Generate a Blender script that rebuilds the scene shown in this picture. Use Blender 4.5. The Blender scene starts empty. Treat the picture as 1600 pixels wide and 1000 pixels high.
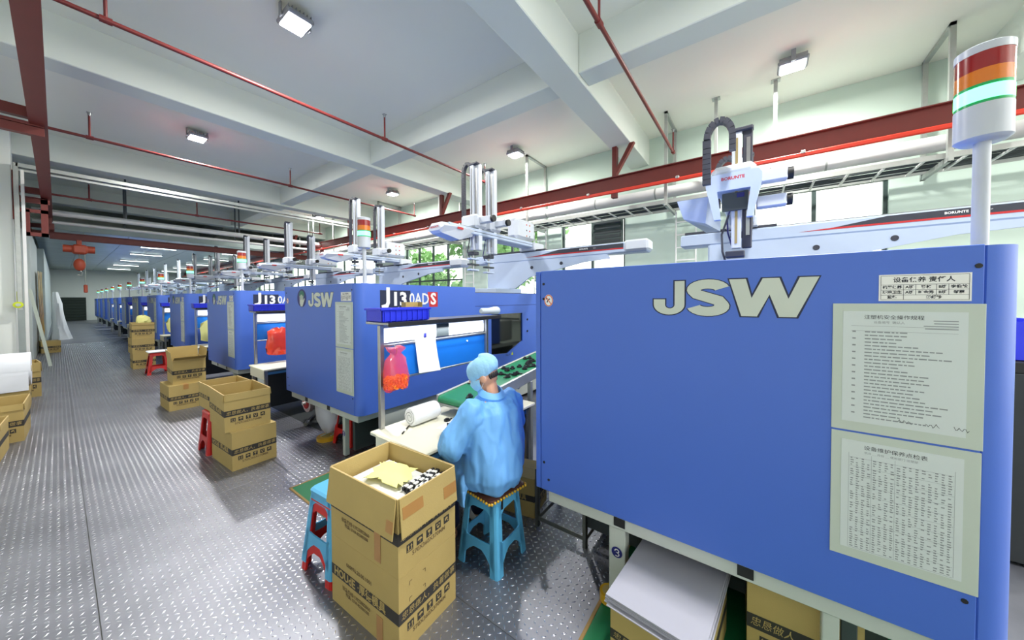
import bpy, bmesh, math, random
import numpy as np
from mathutils import Vector, Matrix, Euler
random.seed(7)
C = bpy.context.scene.collection
sc = bpy.context.scene
PI = math.pi

# ------------------------------------------------------------------ camera
FPX, EYE = 521.0, 1.70
pitch, roll, yaw = math.radians(1.2), 0.0045, math.atan(710/521.0)
s_, c_ = math.sin(yaw), math.cos(yaw); cp, sp = math.cos(pitch), math.sin(pitch)
cr, sr = math.cos(roll), math.sin(roll)
Fv = Vector((s_*cp, c_*cp, -sp)); U0 = Vector((s_*sp, c_*sp, cp)); R0 = Vector((c_, -s_, 0))
Rv = R0*cr - U0*sr; Uv = U0*cr + R0*sr
cam = bpy.data.cameras.new('camera'); camo = bpy.data.objects.new('camera', cam); C.objects.link(camo)
camo.matrix_world = Matrix(((Rv.x, Uv.x, -Fv.x, 0), (Rv.y, Uv.y, -Fv.y, 0), (Rv.z, Uv.z, -Fv.z, EYE), (0, 0, 0, 1)))
cam.sensor_fit = 'HORIZONTAL'; cam.sensor_width = 36.0; cam.lens = 36.0*FPX/1600
cam.shift_y = -(500-(467.3+FPX*math.tan(pitch)))/1600
cam.clip_start = 0.02; cam.clip_end = 300
sc.camera = camo

# ------------------------------------------------------------------ world, exposure
sc.view_settings.view_transform = 'Standard'; sc.view_settings.look = 'None'
sc.view_settings.gamma = 1.0; sc.view_settings.use_curve_mapping = False
sc.view_settings.exposure = 0.8
LAMP_W = 122.0          # watts of one ceiling floodlight
w = bpy.data.worlds.new('world'); sc.world = w; w.use_nodes = True
wn = w.node_tree; bg = wn.nodes['Background']
bg.inputs['Color'].default_value = (1.0, 1.0, .96, 1); bg.inputs['Strength'].default_value = 2.2
sc.cycles.max_bounces = 8; sc.cycles.diffuse_bounces = 4; sc.cycles.glossy_bounces = 4
sc.cycles.transparent_max_bounces = 12; sc.cycles.caustics_reflective = False; sc.cycles.caustics_refractive = False
sc.cycles.sample_clamp_indirect = 6.0
try:
    sc.cycles.use_denoising = True; sc.cycles.denoiser = 'OPENIMAGEDENOISE'
except Exception: pass

# ------------------------------------------------------------------ materials
def lin(c):
    return tuple((v/12.92 if v <= .04045 else ((v+.055)/1.055)**2.4) for v in (x/255.0 for x in c))
def mat(name, rgb, rough=.5, metal=0., var=.06, scale=6., emit=None, estr=0., bump=0., bscale=60., alpha=1., trans=0., spec=.5, coat=0.):
    m = bpy.data.materials.new(name); m.use_nodes = True; t = m.node_tree; n = t.nodes; b = n['Principled BSDF']
    c = lin(rgb)
    b.inputs['Roughness'].default_value = rough; b.inputs['Metallic'].default_value = metal
    b.inputs['Specular IOR Level'].default_value = spec; b.inputs['Coat Weight'].default_value = coat
    tc = n.new('ShaderNodeTexCoord')
    nz = n.new('ShaderNodeTexNoise'); nz.inputs['Scale'].default_value = scale; nz.inputs['Detail'].default_value = 4
    t.links.new(tc.outputs['Object'], nz.inputs['Vector'])
    mx = n.new('ShaderNodeMix'); mx.data_type = 'RGBA'
    mx.inputs[6].default_value = (*[max(0, v*(1-var)) for v in c], 1); mx.inputs[7].default_value = (*[min(1, v*(1+var)) for v in c], 1)
    t.links.new(nz.outputs['Fac'], mx.inputs[0]); t.links.new(mx.outputs[2], b.inputs['Base Color'])
    if bump:
        n2 = n.new('ShaderNodeTexNoise'); n2.inputs['Scale'].default_value = bscale; n2.inputs['Detail'].default_value = 3
        t.links.new(tc.outputs['Object'], n2.inputs['Vector'])
        bp = n.new('ShaderNodeBump'); bp.inputs['Strength'].default_value = bump; bp.inputs['Distance'].default_value = .01
        t.links.new(n2.outputs['Fac'], bp.inputs['Height']); t.links.new(bp.outputs['Normal'], b.inputs['Normal'])
    if emit: b.inputs['Emission Color'].default_value = (*lin(emit), 1); b.inputs['Emission Strength'].default_value = estr
    if alpha < 1: b.inputs['Alpha'].default_value = alpha
    if trans: b.inputs['Transmission Weight'].default_value = trans
    return m
def glassy(name, tint, amount):
    m = bpy.data.materials.new(name); m.use_nodes = True; t = m.node_tree; n = t.nodes
    for x in list(n):
        if x.type == 'BSDF_PRINCIPLED': n.remove(x)
    a = n.new('ShaderNodeBsdfTransparent'); a.inputs[0].default_value = (*tint, 1)
    g = n.new('ShaderNodeBsdfGlossy'); g.inputs['Roughness'].default_value = .05
    mx = n.new('ShaderNodeMixShader'); mx.inputs[0].default_value = amount
    t.links.new(a.outputs[0], mx.inputs[1]); t.links.new(g.outputs[0], mx.inputs[2])
    t.links.new(mx.outputs[0], n['Material Output'].inputs['Surface'])
    return m
M = {}
M['blue'] = mat('machine blue paint', (74, 112, 208), .42, var=.03, scale=2., bump=.03, bscale=300.)
M['blue_edge'] = mat('dark blue seam', (22, 36, 110), .5)
M['cover_gray'] = mat('machine light grey paint', (196, 202, 196), .45, var=.04)
M['dark_gray'] = mat('dark grey paint', (62, 70, 72), .5)
M['black'] = mat('black rubber', (22, 22, 25), .55)
M['black_metal'] = mat('black metal', (30, 30, 34), .4, .3)
M['steel'] = mat('brushed steel', (170, 172, 172), .3, .9, var=.1, scale=20.)
M['dark_steel'] = mat('dull angle steel', (120, 122, 116), .45, .7, var=.2, scale=15.)
M['galv'] = mat('galvanised steel', (178, 182, 178), .4, .55, var=.12, scale=12.)
M['white'] = mat('white wall paint', (236, 240, 236), .75, var=.015, scale=1.)
M['mint'] = mat('pale mint wall paint', (204, 222, 210), .75, var=.02, scale=1.)
M['ceil'] = mat('ceiling paint', (240, 242, 230), .8, var=.02, scale=.8)
M['beam'] = mat('beam paint', (222, 228, 220), .8, var=.02, scale=.8)
M['red_steel'] = mat('red oxide beam paint', (112, 44, 38), .5, var=.12, scale=5.)
M['red_pipe'] = mat('red pipe paint', (112, 40, 38), .4, var=.25, scale=3.)
M['rail_red'] = mat('bright red power rail', (225, 58, 36), .45)
M['pvc'] = mat('white pipe jacket', (232, 232, 230), .4, var=.05)
M['robot'] = mat('robot white paint', (186, 200, 224), .35, var=.02)
M['robot_w'] = mat('robot white cover', (208, 213, 222), .35, var=.02)
M['robot_cream'] = mat('robot cream edge', (218, 222, 205), .4)
M['chain'] = mat('cable chain plastic', (52, 54, 66), .5)
M['red'] = mat('red plastic', (206, 34, 30), .35, var=.05)
M['red_print'] = mat('red print', (196, 40, 44), .5)
M['skyblue'] = mat('sky blue plastic', (92, 178, 226), .33, var=.04)
M['skyblue_d'] = mat('painted bench frame', (64, 120, 168), .4)
M['crate'] = mat('blue crate plastic', (40, 52, 214), .38)
M['board'] = mat('blue backboard', (24, 116, 214), .4)
M['carton'] = mat('corrugated cardboard', (182, 158, 98), .75, var=.09, scale=5., bump=.08, bscale=140.)
M['carton_in'] = mat('cardboard inside', (190, 156, 96), .8, var=.06, scale=5.)
M['edge'] = mat('cardboard cut edge', (208, 182, 130), .8)
M['ink'] = mat('black carton ink', (50, 47, 44), .7, var=.12, scale=30.)
M['ink2'] = mat('faded carton ink', (110, 90, 60), .8)
M['tape'] = mat('brown packing tape', (176, 130, 76), .3)
M['paper'] = mat('white paper', (244, 243, 238), .75, var=.01)
M['paper_g'] = mat('document sheet', (212, 220, 218), .6, var=.02)
M['sheet_shaded'] = mat('white sheet with shade in colour', (168, 168, 180), .7, var=.02)  # white sheets; the shade under the machine is put into this grey
M['holder'] = mat('document holder mat', (196, 206, 194), .5, var=.03)
M['print'] = mat('grey print', (142, 148, 150), .8)
M['print_d'] = mat('dark print', (40, 44, 52), .8)
M['logo'] = mat('pale logo vinyl', (205, 212, 200), .5)
M['logo_dk'] = mat('logo outline vinyl', (24, 34, 66), .5)
M['white_v'] = mat('white vinyl', (240, 240, 240), .5)
M['yellow'] = mat('pale yellow paper', (236, 234, 150), .75)
M['foam'] = mat('white foam wrap', (244, 246, 250), .6, bump=.15, bscale=60.)
M['film'] = mat('white film roll', (235, 238, 245), .4)
M['table'] = mat('cream table board', (232, 228, 206), .5, var=.03)
M['green_mat'] = mat('green mat', (18, 110, 66), .55, var=.12, scale=4.)
M['mat_edge'] = mat('tan mat edge', (150, 120, 70), .7)
M['belt'] = mat('green conveyor belt', (34, 128, 84), .4, var=.12, scale=10.)
M['gown'] = mat('blue non-woven gown', (112, 176, 240), .55, var=.05, scale=9., bump=.06, bscale=90.)
M['cap'] = mat('pale blue bouffant cap', (150, 202, 238), .7, var=.05, scale=30., bump=.25, bscale=80.)
M['skin'] = mat('skin', (214, 160, 130), .55, var=.04)
M['hair'] = mat('dark hair', (28, 22, 20), .5)
M['trouser'] = mat('dark blue trousers', (38, 48, 78), .8)
M['cushion'] = mat('brown beaded cushion', (84, 46, 34), .6, var=.3, scale=40.)
M['gold'] = mat('gold packing tape roll', (214, 168, 40), .3)
M['brass'] = mat('tan linear rail', (168, 150, 104), .4, .4)
M['sack'] = mat('grey lilac cloth', (214, 217, 228), .8, bump=.1, bscale=25.)
M['window_dark'] = glassy('tinted guard window', (.09, .10, .09), .12)
M['glass'] = glassy('window glass', (.93, .97, .95), .06)
M['winframe'] = mat('dark window frame', (70, 84, 82), .4, .3)
M['lampcase'] = mat('grey lamp casting', (150, 152, 156), .4, .5)
M['lamp'] = mat('floodlight lens', (255, 255, 255), .3, emit=(250, 252, 255), estr=14.)
M['batten'] = mat('fluorescent tube', (255, 255, 255), .3, emit=(240, 255, 250), estr=2.5)
M['tube'] = mat('bench light diffuser', (255, 255, 255), .3, emit=(220, 230, 255), estr=1.0)
M['g_on'] = mat('green signal lens lit', (120, 255, 180), .25, emit=(90, 255, 160), estr=2.6)
M['g_off'] = mat('green signal lens', (20, 170, 90), .25)
M['amber'] = mat('amber signal lens', (206, 112, 16), .2, emit=(226, 120, 10), estr=.05, coat=.4)
M['redlens'] = mat('red signal lens', (140, 14, 16), .2, emit=(178, 10, 10), estr=.03, coat=.4)
M['signal_w'] = mat('signal tower housing', (196, 201, 210), .3)
M['orange_bag'] = mat('red plastic bag film', (244, 60, 60), .2, alpha=.46, coat=.5)
M['orange_bag2'] = mat('orange red plastic bag', (240, 70, 44), .25, coat=.4)
M['pellet'] = mat('orange plastic parts', (255, 140, 24), .45)
M['leaf'] = mat('tree leaves', (150, 188, 128), .7, var=.2, scale=3.)
M['bark'] = mat('tree bark', (96, 84, 66), .9)
M['ground'] = mat('outdoor ground', (150, 150, 140), .9)
M['dropfoil'] = mat('foil ceiling panel', (176, 190, 188), .3, .35, var=.25, scale=1.5, bump=.25, bscale=2.5)
M['dkgreen'] = mat('dark green shutter', (30, 44, 36), .6)
M['dropwall'] = mat('grey partition panel', (196, 206, 204), .5)
M['hoist'] = mat('orange red hoist paint', (176, 74, 48), .5)
M['emb_b'] = mat('emblem dark blue', (26, 30, 110), .5)
M['emb_g'] = mat('emblem green', (30, 110, 90), .5)
M['orange_st'] = mat('orange sticker', (224, 120, 70), .5)
M['yel_st'] = mat('yellow green sticker', (206, 220, 40), .5)
M['dark'] = mat('dark machinery', (40, 44, 46), .6, var=.2)
M['reel'] = mat('white pink reel', (206, 186, 194), .5)
M['bubble'] = mat('clear wrap', (226, 234, 236), .25, alpha=.75)

# steel checker plate: smooth sheet with a worked-in relief for where the lugs are too small to model
def steel_floor():
    m = bpy.data.materials.new('checker plate steel'); m.use_nodes = True; t = m.node_tree; n = t.nodes; b = n['Principled BSDF']
    tc = n.new('ShaderNodeTexCoord'); nz = n.new('ShaderNodeTexNoise'); nz.inputs['Scale'].default_value = 1.7; nz.inputs['Detail'].default_value = 6
    t.links.new(tc.outputs['Object'], nz.inputs['Vector'])
    cr_ = n.new('ShaderNodeValToRGB'); cr_.color_ramp.elements[0].position = .3; cr_.color_ramp.elements[1].position = .72
    cr_.color_ramp.elements[0].color = (.20, .205, .235, 1); cr_.color_ramp.elements[1].color = (.34, .345, .385, 1)
    t.links.new(nz.outputs['Fac'], cr_.inputs[0]); t.links.new(cr_.outputs[0], b.inputs['Base Color'])
    mr = n.new('ShaderNodeMapRange'); mr.inputs[3].default_value = .36; mr.inputs[4].default_value = .54
    t.links.new(nz.outputs['Fac'], mr.inputs[0]); t.links.new(mr.outputs[0], b.inputs['Roughness'])
    b.inputs['Metallic'].default_value = .85
    return m
M['plate'] = steel_floor()
M['lug'] = mat('worn lug steel', (190, 191, 199), .25, .9, var=.1, scale=3.)

# ------------------------------------------------------------------ mesh helpers
class MB:
    def __init__(s): s.v, s.f, s.sm = [], [], []
    def add(s, vs, fs, smooth=False, mtx=None):
        o = len(s.v)
        if mtx is not None: vs = [mtx @ Vector(p) for p in vs]
        s.v += [tuple(p) for p in vs]; s.f += [tuple(i+o for i in f) for f in fs]; s.sm += [smooth]*len(fs); return s
    def box(s, a, b, ch=0, mtx=None):
        x0, y0, z0 = [min(a[i], b[i]) for i in range(3)]; x1, y1, z1 = [max(a[i], b[i]) for i in range(3)]
        ch = min(ch, (x1-x0)*.45, (y1-y0)*.45, (z1-z0)*.45)
        if ch <= 0:
            vs = [(x, y, z) for x in (x0, x1) for y in (y0, y1) for z in (z0, z1)]
            fs = [(0, 1, 3, 2), (4, 6, 7, 5), (0, 4, 5, 1), (2, 3, 7, 6), (0, 2, 6, 4), (1, 5, 7, 3)]
            return s.add(vs, fs, False, mtx)
        vs, ix = [], {}
        for i, x in enumerate((x0, x1)):
            for j, y in enumerate((y0, y1)):
                for k, z in enumerate((z0, z1)):
                    sx, sy, sz = (1, -1)[i], (1, -1)[j], (1, -1)[k]
                    for ax in range(3):
                        p = [x+sx*ch, y+sy*ch, z+sz*ch]; p[ax] = (x, y, z)[ax]
                        ix[i, j, k, ax] = len(vs); vs.append(p)
        fs = []
        for ax in range(3):
            u, v = [q for q in range(3) if q != ax]
            for e in (0, 1):
                q = []
                for a_, b_ in ((0, 0), (1, 0), (1, 1), (0, 1)):
                    t = [0, 0, 0]; t[ax] = e; t[u] = a_; t[v] = b_; q.append(ix[t[0], t[1], t[2], ax])
                fs.append(q)
        for ax in range(3):
            u, v = [q for q in range(3) if q != ax]
            for a_ in (0, 1):
                for b_ in (0, 1):
                    t0 = [0, 0, 0]; t0[u] = a_; t0[v] = b_; t1 = list(t0); t1[ax] = 1
                    fs.append([ix[(*t0, u)], ix[(*t1, u)], ix[(*t1, v)], ix[(*t0, v)]])
        for i in (0, 1):
            for j in (0, 1):
                for k in (0, 1): fs.append([ix[i, j, k, 0], ix[i, j, k, 1], ix[i, j, k, 2]])
        return s.add(vs, fs, False, mtx)
    def cyl(s, p0, p1, r0, r1=None, n=14, caps=True):
        r1 = r0 if r1 is None else r1; p0, p1 = Vector(p0), Vector(p1); d = (p1-p0).normalized()
        a = d.orthogonal().normalized(); b = d.cross(a); vs = []
        for p, r in ((p0, r0), (p1, r1)):
            for i in range(n):
                t = 2*PI*i/n; vs.append(p+a*(r*math.cos(t))+b*(r*math.sin(t)))
        s.add(vs, [(i, (i+1) % n, n+(i+1) % n, n+i) for i in range(n)], True)
        if caps: s.add(vs[:n], [tuple(range(n))[::-1]]); s.add(vs[n:], [tuple(range(n))])
        return s
    def tube(s, pts, r, n=8, caps=True):
        pts = [Vector(p) for p in pts]; rs = r if isinstance(r, (list, tuple)) else [r]*len(pts); rings = []; a = None
        for i, p in enumerate(pts):
            d = ((pts[min(i+1, len(pts)-1)]-pts[i]).normalized()+(pts[i]-pts[max(i-1, 0)]).normalized()).normalized()
            a = d.orthogonal().normalized() if a is None else (a-d*a.dot(d)).normalized(); b = d.cross(a)
            rings.append([p+a*(rs[i]*math.cos(2*PI*k/n))+b*(rs[i]*math.sin(2*PI*k/n)) for k in range(n)])
        return s.loft(rings, caps)
    def loft(s, rings, caps=True, smooth=True):
        n = len(rings[0]); vs = [p for r in rings for p in r]; fs = []
        for i in range(len(rings)-1):
            for k in range(n): fs.append((i*n+k, i*n+(k+1) % n, (i+1)*n+(k+1) % n, (i+1)*n+k))
        s.add(vs, fs, smooth)
        if caps: s.add(rings[0], [tuple(range(n))[::-1]]); s.add(rings[-1], [tuple(range(n))])
        return s
    def prism(s, poly, ax, lo, hi, smooth_idx=None):
        # poly in the two remaining axes (in xyz order), extruded along ax
        def P(p, t):
            q = list(p); q.insert(ax, t); return q
        n = len(poly); vs = [P(p, lo) for p in poly]+[P(p, hi) for p in poly]
        s.add(vs, [tuple(range(n)), tuple(range(n, 2*n))[::-1]])
        for i in range(n):
            j = (i+1) % n; s.add([vs[i], vs[j], vs[n+j], vs[n+i]], [(0, 1, 2, 3)])
        return s
    def ball(s, c, r, nu=14, nv=9, mtx=None):
        r = (r, r, r) if not isinstance(r, (tuple, list)) else r; rings = []
        for j in range(nv+1):
            ph = PI*(j/nv); ph = min(max(ph, .02), PI-.02)
            rings.append([(c[0]+r[0]*math.sin(ph)*math.cos(2*PI*i/nu), c[1]+r[1]*math.sin(ph)*math.sin(2*PI*i/nu), c[2]-r[2]*math.cos(ph)) for i in range(nu)])
        if mtx is not None: rings = [[mtx @ Vector(p) for p in q] for q in rings]
        return s.loft(rings, True)
    def mesh(s, name):
        me = bpy.data.meshes.new(name); me.from_pydata(s.v, [], s.f); me.polygons.foreach_set('use_smooth', s.sm)
        b = bmesh.new(); b.from_mesh(me)
        if any(s.sm): bmesh.ops.remove_doubles(b, verts=b.verts, dist=1e-5)
        bmesh.ops.recalc_face_normals(b, faces=b.faces); b.to_mesh(me); b.free(); 
        if any(s.sm):
            try: me.set_sharp_from_angle(angle=math.radians(42))
            except Exception: pass
        return me
    def obj(s, name, m, parent=None):
        o = bpy.data.objects.new(name, s.mesh(name)); o.data.materials.append(M[m] if isinstance(m, str) else m)
        C.objects.link(o); o.parent = parent; return o
def put(name, me, m, parent=None):
    o = bpy.data.objects.new(name, me)
    if not me.materials: me.materials.append(M[m] if isinstance(m, str) else m)
    C.objects.link(o); o.parent = parent; return o
def tag(o, label=None, cat=None, group=None, kind=None):
    if label: o['label'] = label
    if cat: o['category'] = cat
    if group: o['group'] = group
    if kind: o['kind'] = kind
    return o
def thing(name, label, cat, loc=(0, 0, 0), rz=0, group=None):
    o = bpy.data.objects.new(name, None); C.objects.link(o); o.location = loc; o.rotation_euler = (0, 0, rz); o.empty_display_size = .05
    return tag(o, label, cat, group)
def struct(name, mb, m, parent=None):
    o = mb.obj(name, m, parent); o['kind'] = 'structure'; return o
KIDS = {}
def dup(root, loc, label, rz=None, skip=(), swap=None):
    r = root.copy(); C.objects.link(r); r.location = loc; r['label'] = label
    if rz is not None: r.rotation_euler = (0, 0, rz)
    for ch in root.children:
        if ch.name.split('.')[0] in skip: continue
        c = ch.copy(); C.objects.link(c); c.parent = r
        for g in ch.children:
            d = g.copy(); C.objects.link(d); d.parent = c
    return r
FACE_X = Matrix(((0, 0, -1, 0), (-1, 0, 0, 0), (0, 1, 0, 0), (0, 0, 0, 1)))   # lettering read from the aisle (looking along +X)
FACE_Y = Matrix(((1, 0, 0, 0), (0, 0, -1, 0), (0, 1, 0, 0), (0, 0, 0, 1)))    # lettering read looking along +Y
TXT = {}
def text_mesh(body, size, mtx, offset=0., sx=1., align='CENTER', res=2, shear=0.):
    cu = bpy.data.curves.new('lettering', 'FONT'); cu.body = body; cu.size = size; cu.align_x = align; cu.align_y = 'CENTER'
    cu.offset = offset; cu.resolution_u = res; cu.shear = shear
    o = bpy.data.objects.new('lettering', cu); me = bpy.data.meshes.new_from_object(o)
    bpy.data.objects.remove(o); bpy.data.curves.remove(cu)
    me.transform(mtx @ Matrix.Diagonal((sx, 1, 1, 1))); return me
def lettering(name, body, size, at, face, m, parent, **k):
    me = text_mesh(body, size, Matrix.Translation(at) @ face, **k); return put(name, me, m, parent)
def ribbon(mb, pts, wd, mtx, closed=False):
    # flat mitred stroke in local xy
    P = [Vector((p[0], p[1])) for p in pts]; n = len(P); L, Rr = [], []
    for i in range(n):
        a = P[i]-P[i-1] if i > 0 else P[1]-P[0]; b = P[i+1]-P[i] if i < n-1 else P[-1]-P[-2]
        a.normalize(); b.normalize(); t = (a+b).normalized(); nn = Vector((-t.y, t.x)); k = 1/max(.35, nn.dot(Vector((-a.y, a.x))))
        L.append(P[i]+nn*wd*.5*k); Rr.append(P[i]-nn*wd*.5*k)
    vs = [mtx @ Vector((p.x, p.y, 0)) for p in L+Rr]
    mb.add(vs, [(i, i+1, n+i+1, n+i) for i in range(n-1)])
def arc(cx, cy, rx, ry, a0, a1, n=10): return [(cx+rx*math.cos(math.radians(a0+(a1-a0)*i/n)), cy+ry*math.sin(math.radians(a0+(a1-a0)*i/n))) for i in range(n+1)]
def flat(mb, poly, mtx): mb.add([mtx @ Vector((p[0], p[1], 0)) for p in poly], [tuple(range(len(poly)))])

# ================================================================== SETTING
XL, XR, YB, YF, ZC = -1.15, 9.0, -9.0, 48.0, 5.75
# floor slab with checker plates laid on it
struct('floor_base', MB().box((XL-.2, YB, -.25), (XR+.2, YF+.3, -.006)), 'dark_steel').name = 'floor'
floor = bpy.data.objects['floor']
px_edges = [XL, .1, 1.32, 2.54, 3.76, 4.98, 6.2, 7.42, XR]
k = 0; py = -3.4; pw = 2.4; pl_me = {}
while py < YF-.1:
    pe = min(py+pw, YF)
    for i in range(len(px_edges)-1):
        a, b = px_edges[i], px_edges[i+1]
        key = (round(b-a, 3), round(pe-py, 3))
        if key not in pl_me: pl_me[key] = MB().box((.0015, .0015, -.006), (b-a-.0015, pe-py-.0015, 0), .001).mesh('steel_plate')
        o = put('steel_plate', pl_me[key], 'plate', floor); o.location = (a, py, 0); o['kind'] = 'structure'
    py = pe
def lugs():
    pit = .038; L, W, Hh = .0155, .0048, .0024
    xs = np.arange(-.6, 2.95, pit); ys = np.arange(-.1, 22.0, pit)
    gx, gy = np.meshgrid(np.arange(len(xs)), np.arange(len(ys)))
    X = xs[gx.ravel()]; Y = ys[gy.ravel()]; par = ((gx+gy) % 2).ravel()
    keep = ~((X > 1.19) & (Y > 2.43) & (Y < 3.39)) & ~((X > 1.19) & (Y < .71)) & ((X < 1.75) | (Y < 9.5)) & (X > -.55)
    X, Y, par = X[keep], Y[keep], par[keep]; n = len(X)
    base = np.array([(-L, 0, 0), (L, 0, 0), (0, -W, 0), (0, W, 0), (-L*.45, 0, Hh), (L*.45, 0, Hh)])
    fs = np.array([(0, 2, 4), (2, 5, 4), (2, 1, 5), (1, 3, 5), (3, 4, 5), (3, 0, 4)])
    ang = np.where(par == 1, PI/4, -PI/4)+.0
    ca, sa = np.cos(ang), np.sin(ang)
    bx = base[None, :, 0]*ca[:, None]-base[None, :, 1]*sa[:, None]+X[:, None]; by = base[None, :, 0]*sa[:, None]+base[None, :, 1]*ca[:, None]+Y[:, None]
    bz = np.repeat(base[None, :, 2], n, 0)
    V = np.stack([bx, by, bz], 2).reshape(-1, 3); Fa = (fs[None]+np.arange(n)[:, None, None]*6).reshape(-1, 3)
    me = bpy.data.meshes.new('plate_lugs'); me.vertices.add(len(V)); me.vertices.foreach_set('co', V.ravel().astype(np.float32))
    me.loops.add(Fa.size); me.loops.foreach_set('vertex_index', Fa.ravel().astype(np.int32))
    me.polygons.add(len(Fa)); me.polygons.foreach_set('loop_start', np.arange(0, Fa.size, 3, dtype=np.int32)); me.polygons.foreach_set('loop_total', np.full(len(Fa), 3, np.int32))
    me.update(calc_edges=True)
    o = put('plate_lugs', me, 'lug', floor); o['kind'] = 'stuff'
lugs()
# ceiling slab and beams
struct('ceiling', MB().box((XL-.2, YB, ZC), (XR+.2, YF+.3, ZC+.2)), 'ceil')
BY = [(2.24, 2.72), (8.0, 8.45), (13.85, 14.3), (19.6, 20.05), (25.4, 25.85), (31.2, 31.65), (37, 37.45), (42.8, 43.25), (-3.4, -2.95)]
for a, b in BY: struct('ceiling_beam', MB().box((XL-.2, a, 5.1), (XR+.2, b, ZC+.01), .012), 'beam')
ys = [YB]+sorted(sum([[a, b] for a, b in BY], []))+[YF]
for a, b in zip(ys[::2], ys[1::2]): struct('ceiling_beam', MB().box((4.8, a, 5.16), (5.2, b, ZC+.01), .012), 'beam')
# left wall with pilasters
struct('wall_left', MB().box((XL-.2, YB, -.2), (XL, YF+.3, ZC)), 'white')
for y in (-3.2, 2.45, 8.2, 13.5, 25.6): struct('wall_left_column', MB().box((XL-.05, y, -.01), (-.56, y+.5, ZC), .01), 'white')
struct('wall_left_partition', MB().box((XL, 16.2, -.01), (-.42, 21.5, 3.7), .01), 'dropwall')
struct('wall_left_partition', MB().box((XL, 24.2, -.01), (-.3, 47.9, 3.9), .01), 'dropwall')
struct('baseboard_left', MB().box((XL, YB, 0), (XL+.015, YF, .12)), 'dropwall')
# far wall, with a dark roller shutter
struct('wall_back', MB().box((XL-.2, YF, -.2), (XR+.2, YF+.3, ZC)), 'white')
d = struct('door_1', MB().box((-.1, YF-.06, 0), (1.5, YF-.01, 2.02), .005), 'dkgreen')
for i in range(8): struct('slat', MB().box((-.08, YF-.085, .03+i*.248), (1.48, YF-.055, .26+i*.248), .01), 'dkgreen', d)
# window wall: glazed bays between solid piers
WIN = [(-7.2, -5.2, 0), (-1.93, .1, 1), (2.85, 4.75, 2), (5.6, 7.7, 3), (8.9, 12.4, 4), (14.7, 18.8, 5), (20.6, 24.6, 6), (26.5, 30.5, 7), (32.3, 36.3, 8), (38.1, 42.1, 9)]
ZS, ZT = 1.0, 3.92
wr = MB(); y = YB
for a, b, i in WIN:
    wr.box((XR, y, -.2), (XR+.25, a, ZC)); wr.box((XR, a, -.2), (XR+.25, b, ZS)); wr.box((XR, a, ZT), (XR+.25, b, ZC)); y = b
wr.box((XR, y, -.2), (XR+.25, YF+.3, ZC)); struct('wall_right', wr, 'mint')
for a, b, i in WIN:
    r = bpy.data.objects.new('window_%d' % (i+1), None); C.objects.link(r); r['kind'] = 'structure'; r.location = (XR+.08, a, ZS)
    L, Hh = b-a, ZT-ZS; nb = max(2, round(L/.95)); fr = MB()
    for yy in (0, L-.06): fr.box((0, yy, 0), (.07, yy+.06, Hh))
    for zz in (0, Hh-.06): fr.box((0, .06, zz), (.07, L-.06, zz+.06))
    struct('window_frame', fr, 'winframe', r)
    for j in range(1, nb): struct('mullion', MB().box((0, L*j/nb-.035, .06), (.07, L*j/nb+.035, Hh-.06)), 'winframe', r)
    struct('transom', MB().box((.005, .06, Hh*.5-.03), (.065, L-.06, Hh*.5+.03)), 'winframe', r)
    for j in range(nb):
        for z0, z1 in ((.06, Hh*.5-.03), (Hh*.5+.03, Hh-.06)):
            struct('pane', MB().box((.03, L*j/nb+.036, z0), (.036, L*(j+1)/nb-.036, z1)), 'glass', r)
    struct('window_sill', MB().box((-.14, -.03, -.04), (.1, L+.03, 0), .005), 'white', r)
# foil-faced dropped ceiling over the far half, with its bright edge strip
dc = bpy.data.objects.new('ceiling_foil', None); C.objects.link(dc); dc['kind'] = 'structure'
yy = 20.6
while yy < YF-.5:
    for j in range(8):
        struct('panel', MB().box((-.5+j*1.18, yy, 4.40), (-.5+j*1.18+1.165, yy+2.98, 4.42), .004), 'dropfoil', dc)
    yy += 3.0
struct('ceiling_foil_edge', MB().box((-.5, 20.52, 4.3), (8.9, 20.58, 4.62), .004), 'dropfoil', dc)
for j, (x, y) in enumerate([(x, y) for y in (24.5, 28.5, 33.4, 38., 43.) for x in (3.1, 6.2)]):
    t = thing('tube_lamp', 'white batten under the foil ceiling, %s row from the front, %s side' % (['first', 'second', 'third', 'fourth', 'fifth'][j//2], ['aisle', 'window'][j % 2]), 'lamp', (x, y, 4.32), 0, 'battens under the foil ceiling')
    MB().box((-.65, -.04, .03), (.65, .04, .075), .005).obj('housing', 'lampcase', t); MB().cyl((-.62, 0, .012), (.62, 0, .012), .018, n=8).obj('tube', 'batten', t)
    L = bpy.data.lights.new('batten', 'AREA'); L.shape = 'RECTANGLE'; L.size = 1.2; L.size_y = .06; L.energy = 60.; L.color = (.92, 1., .96)
    lo = bpy.data.objects.new('batten', L); C.objects.link(lo); lo.parent = t; lo.location = (0, 0, -.02)

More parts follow.
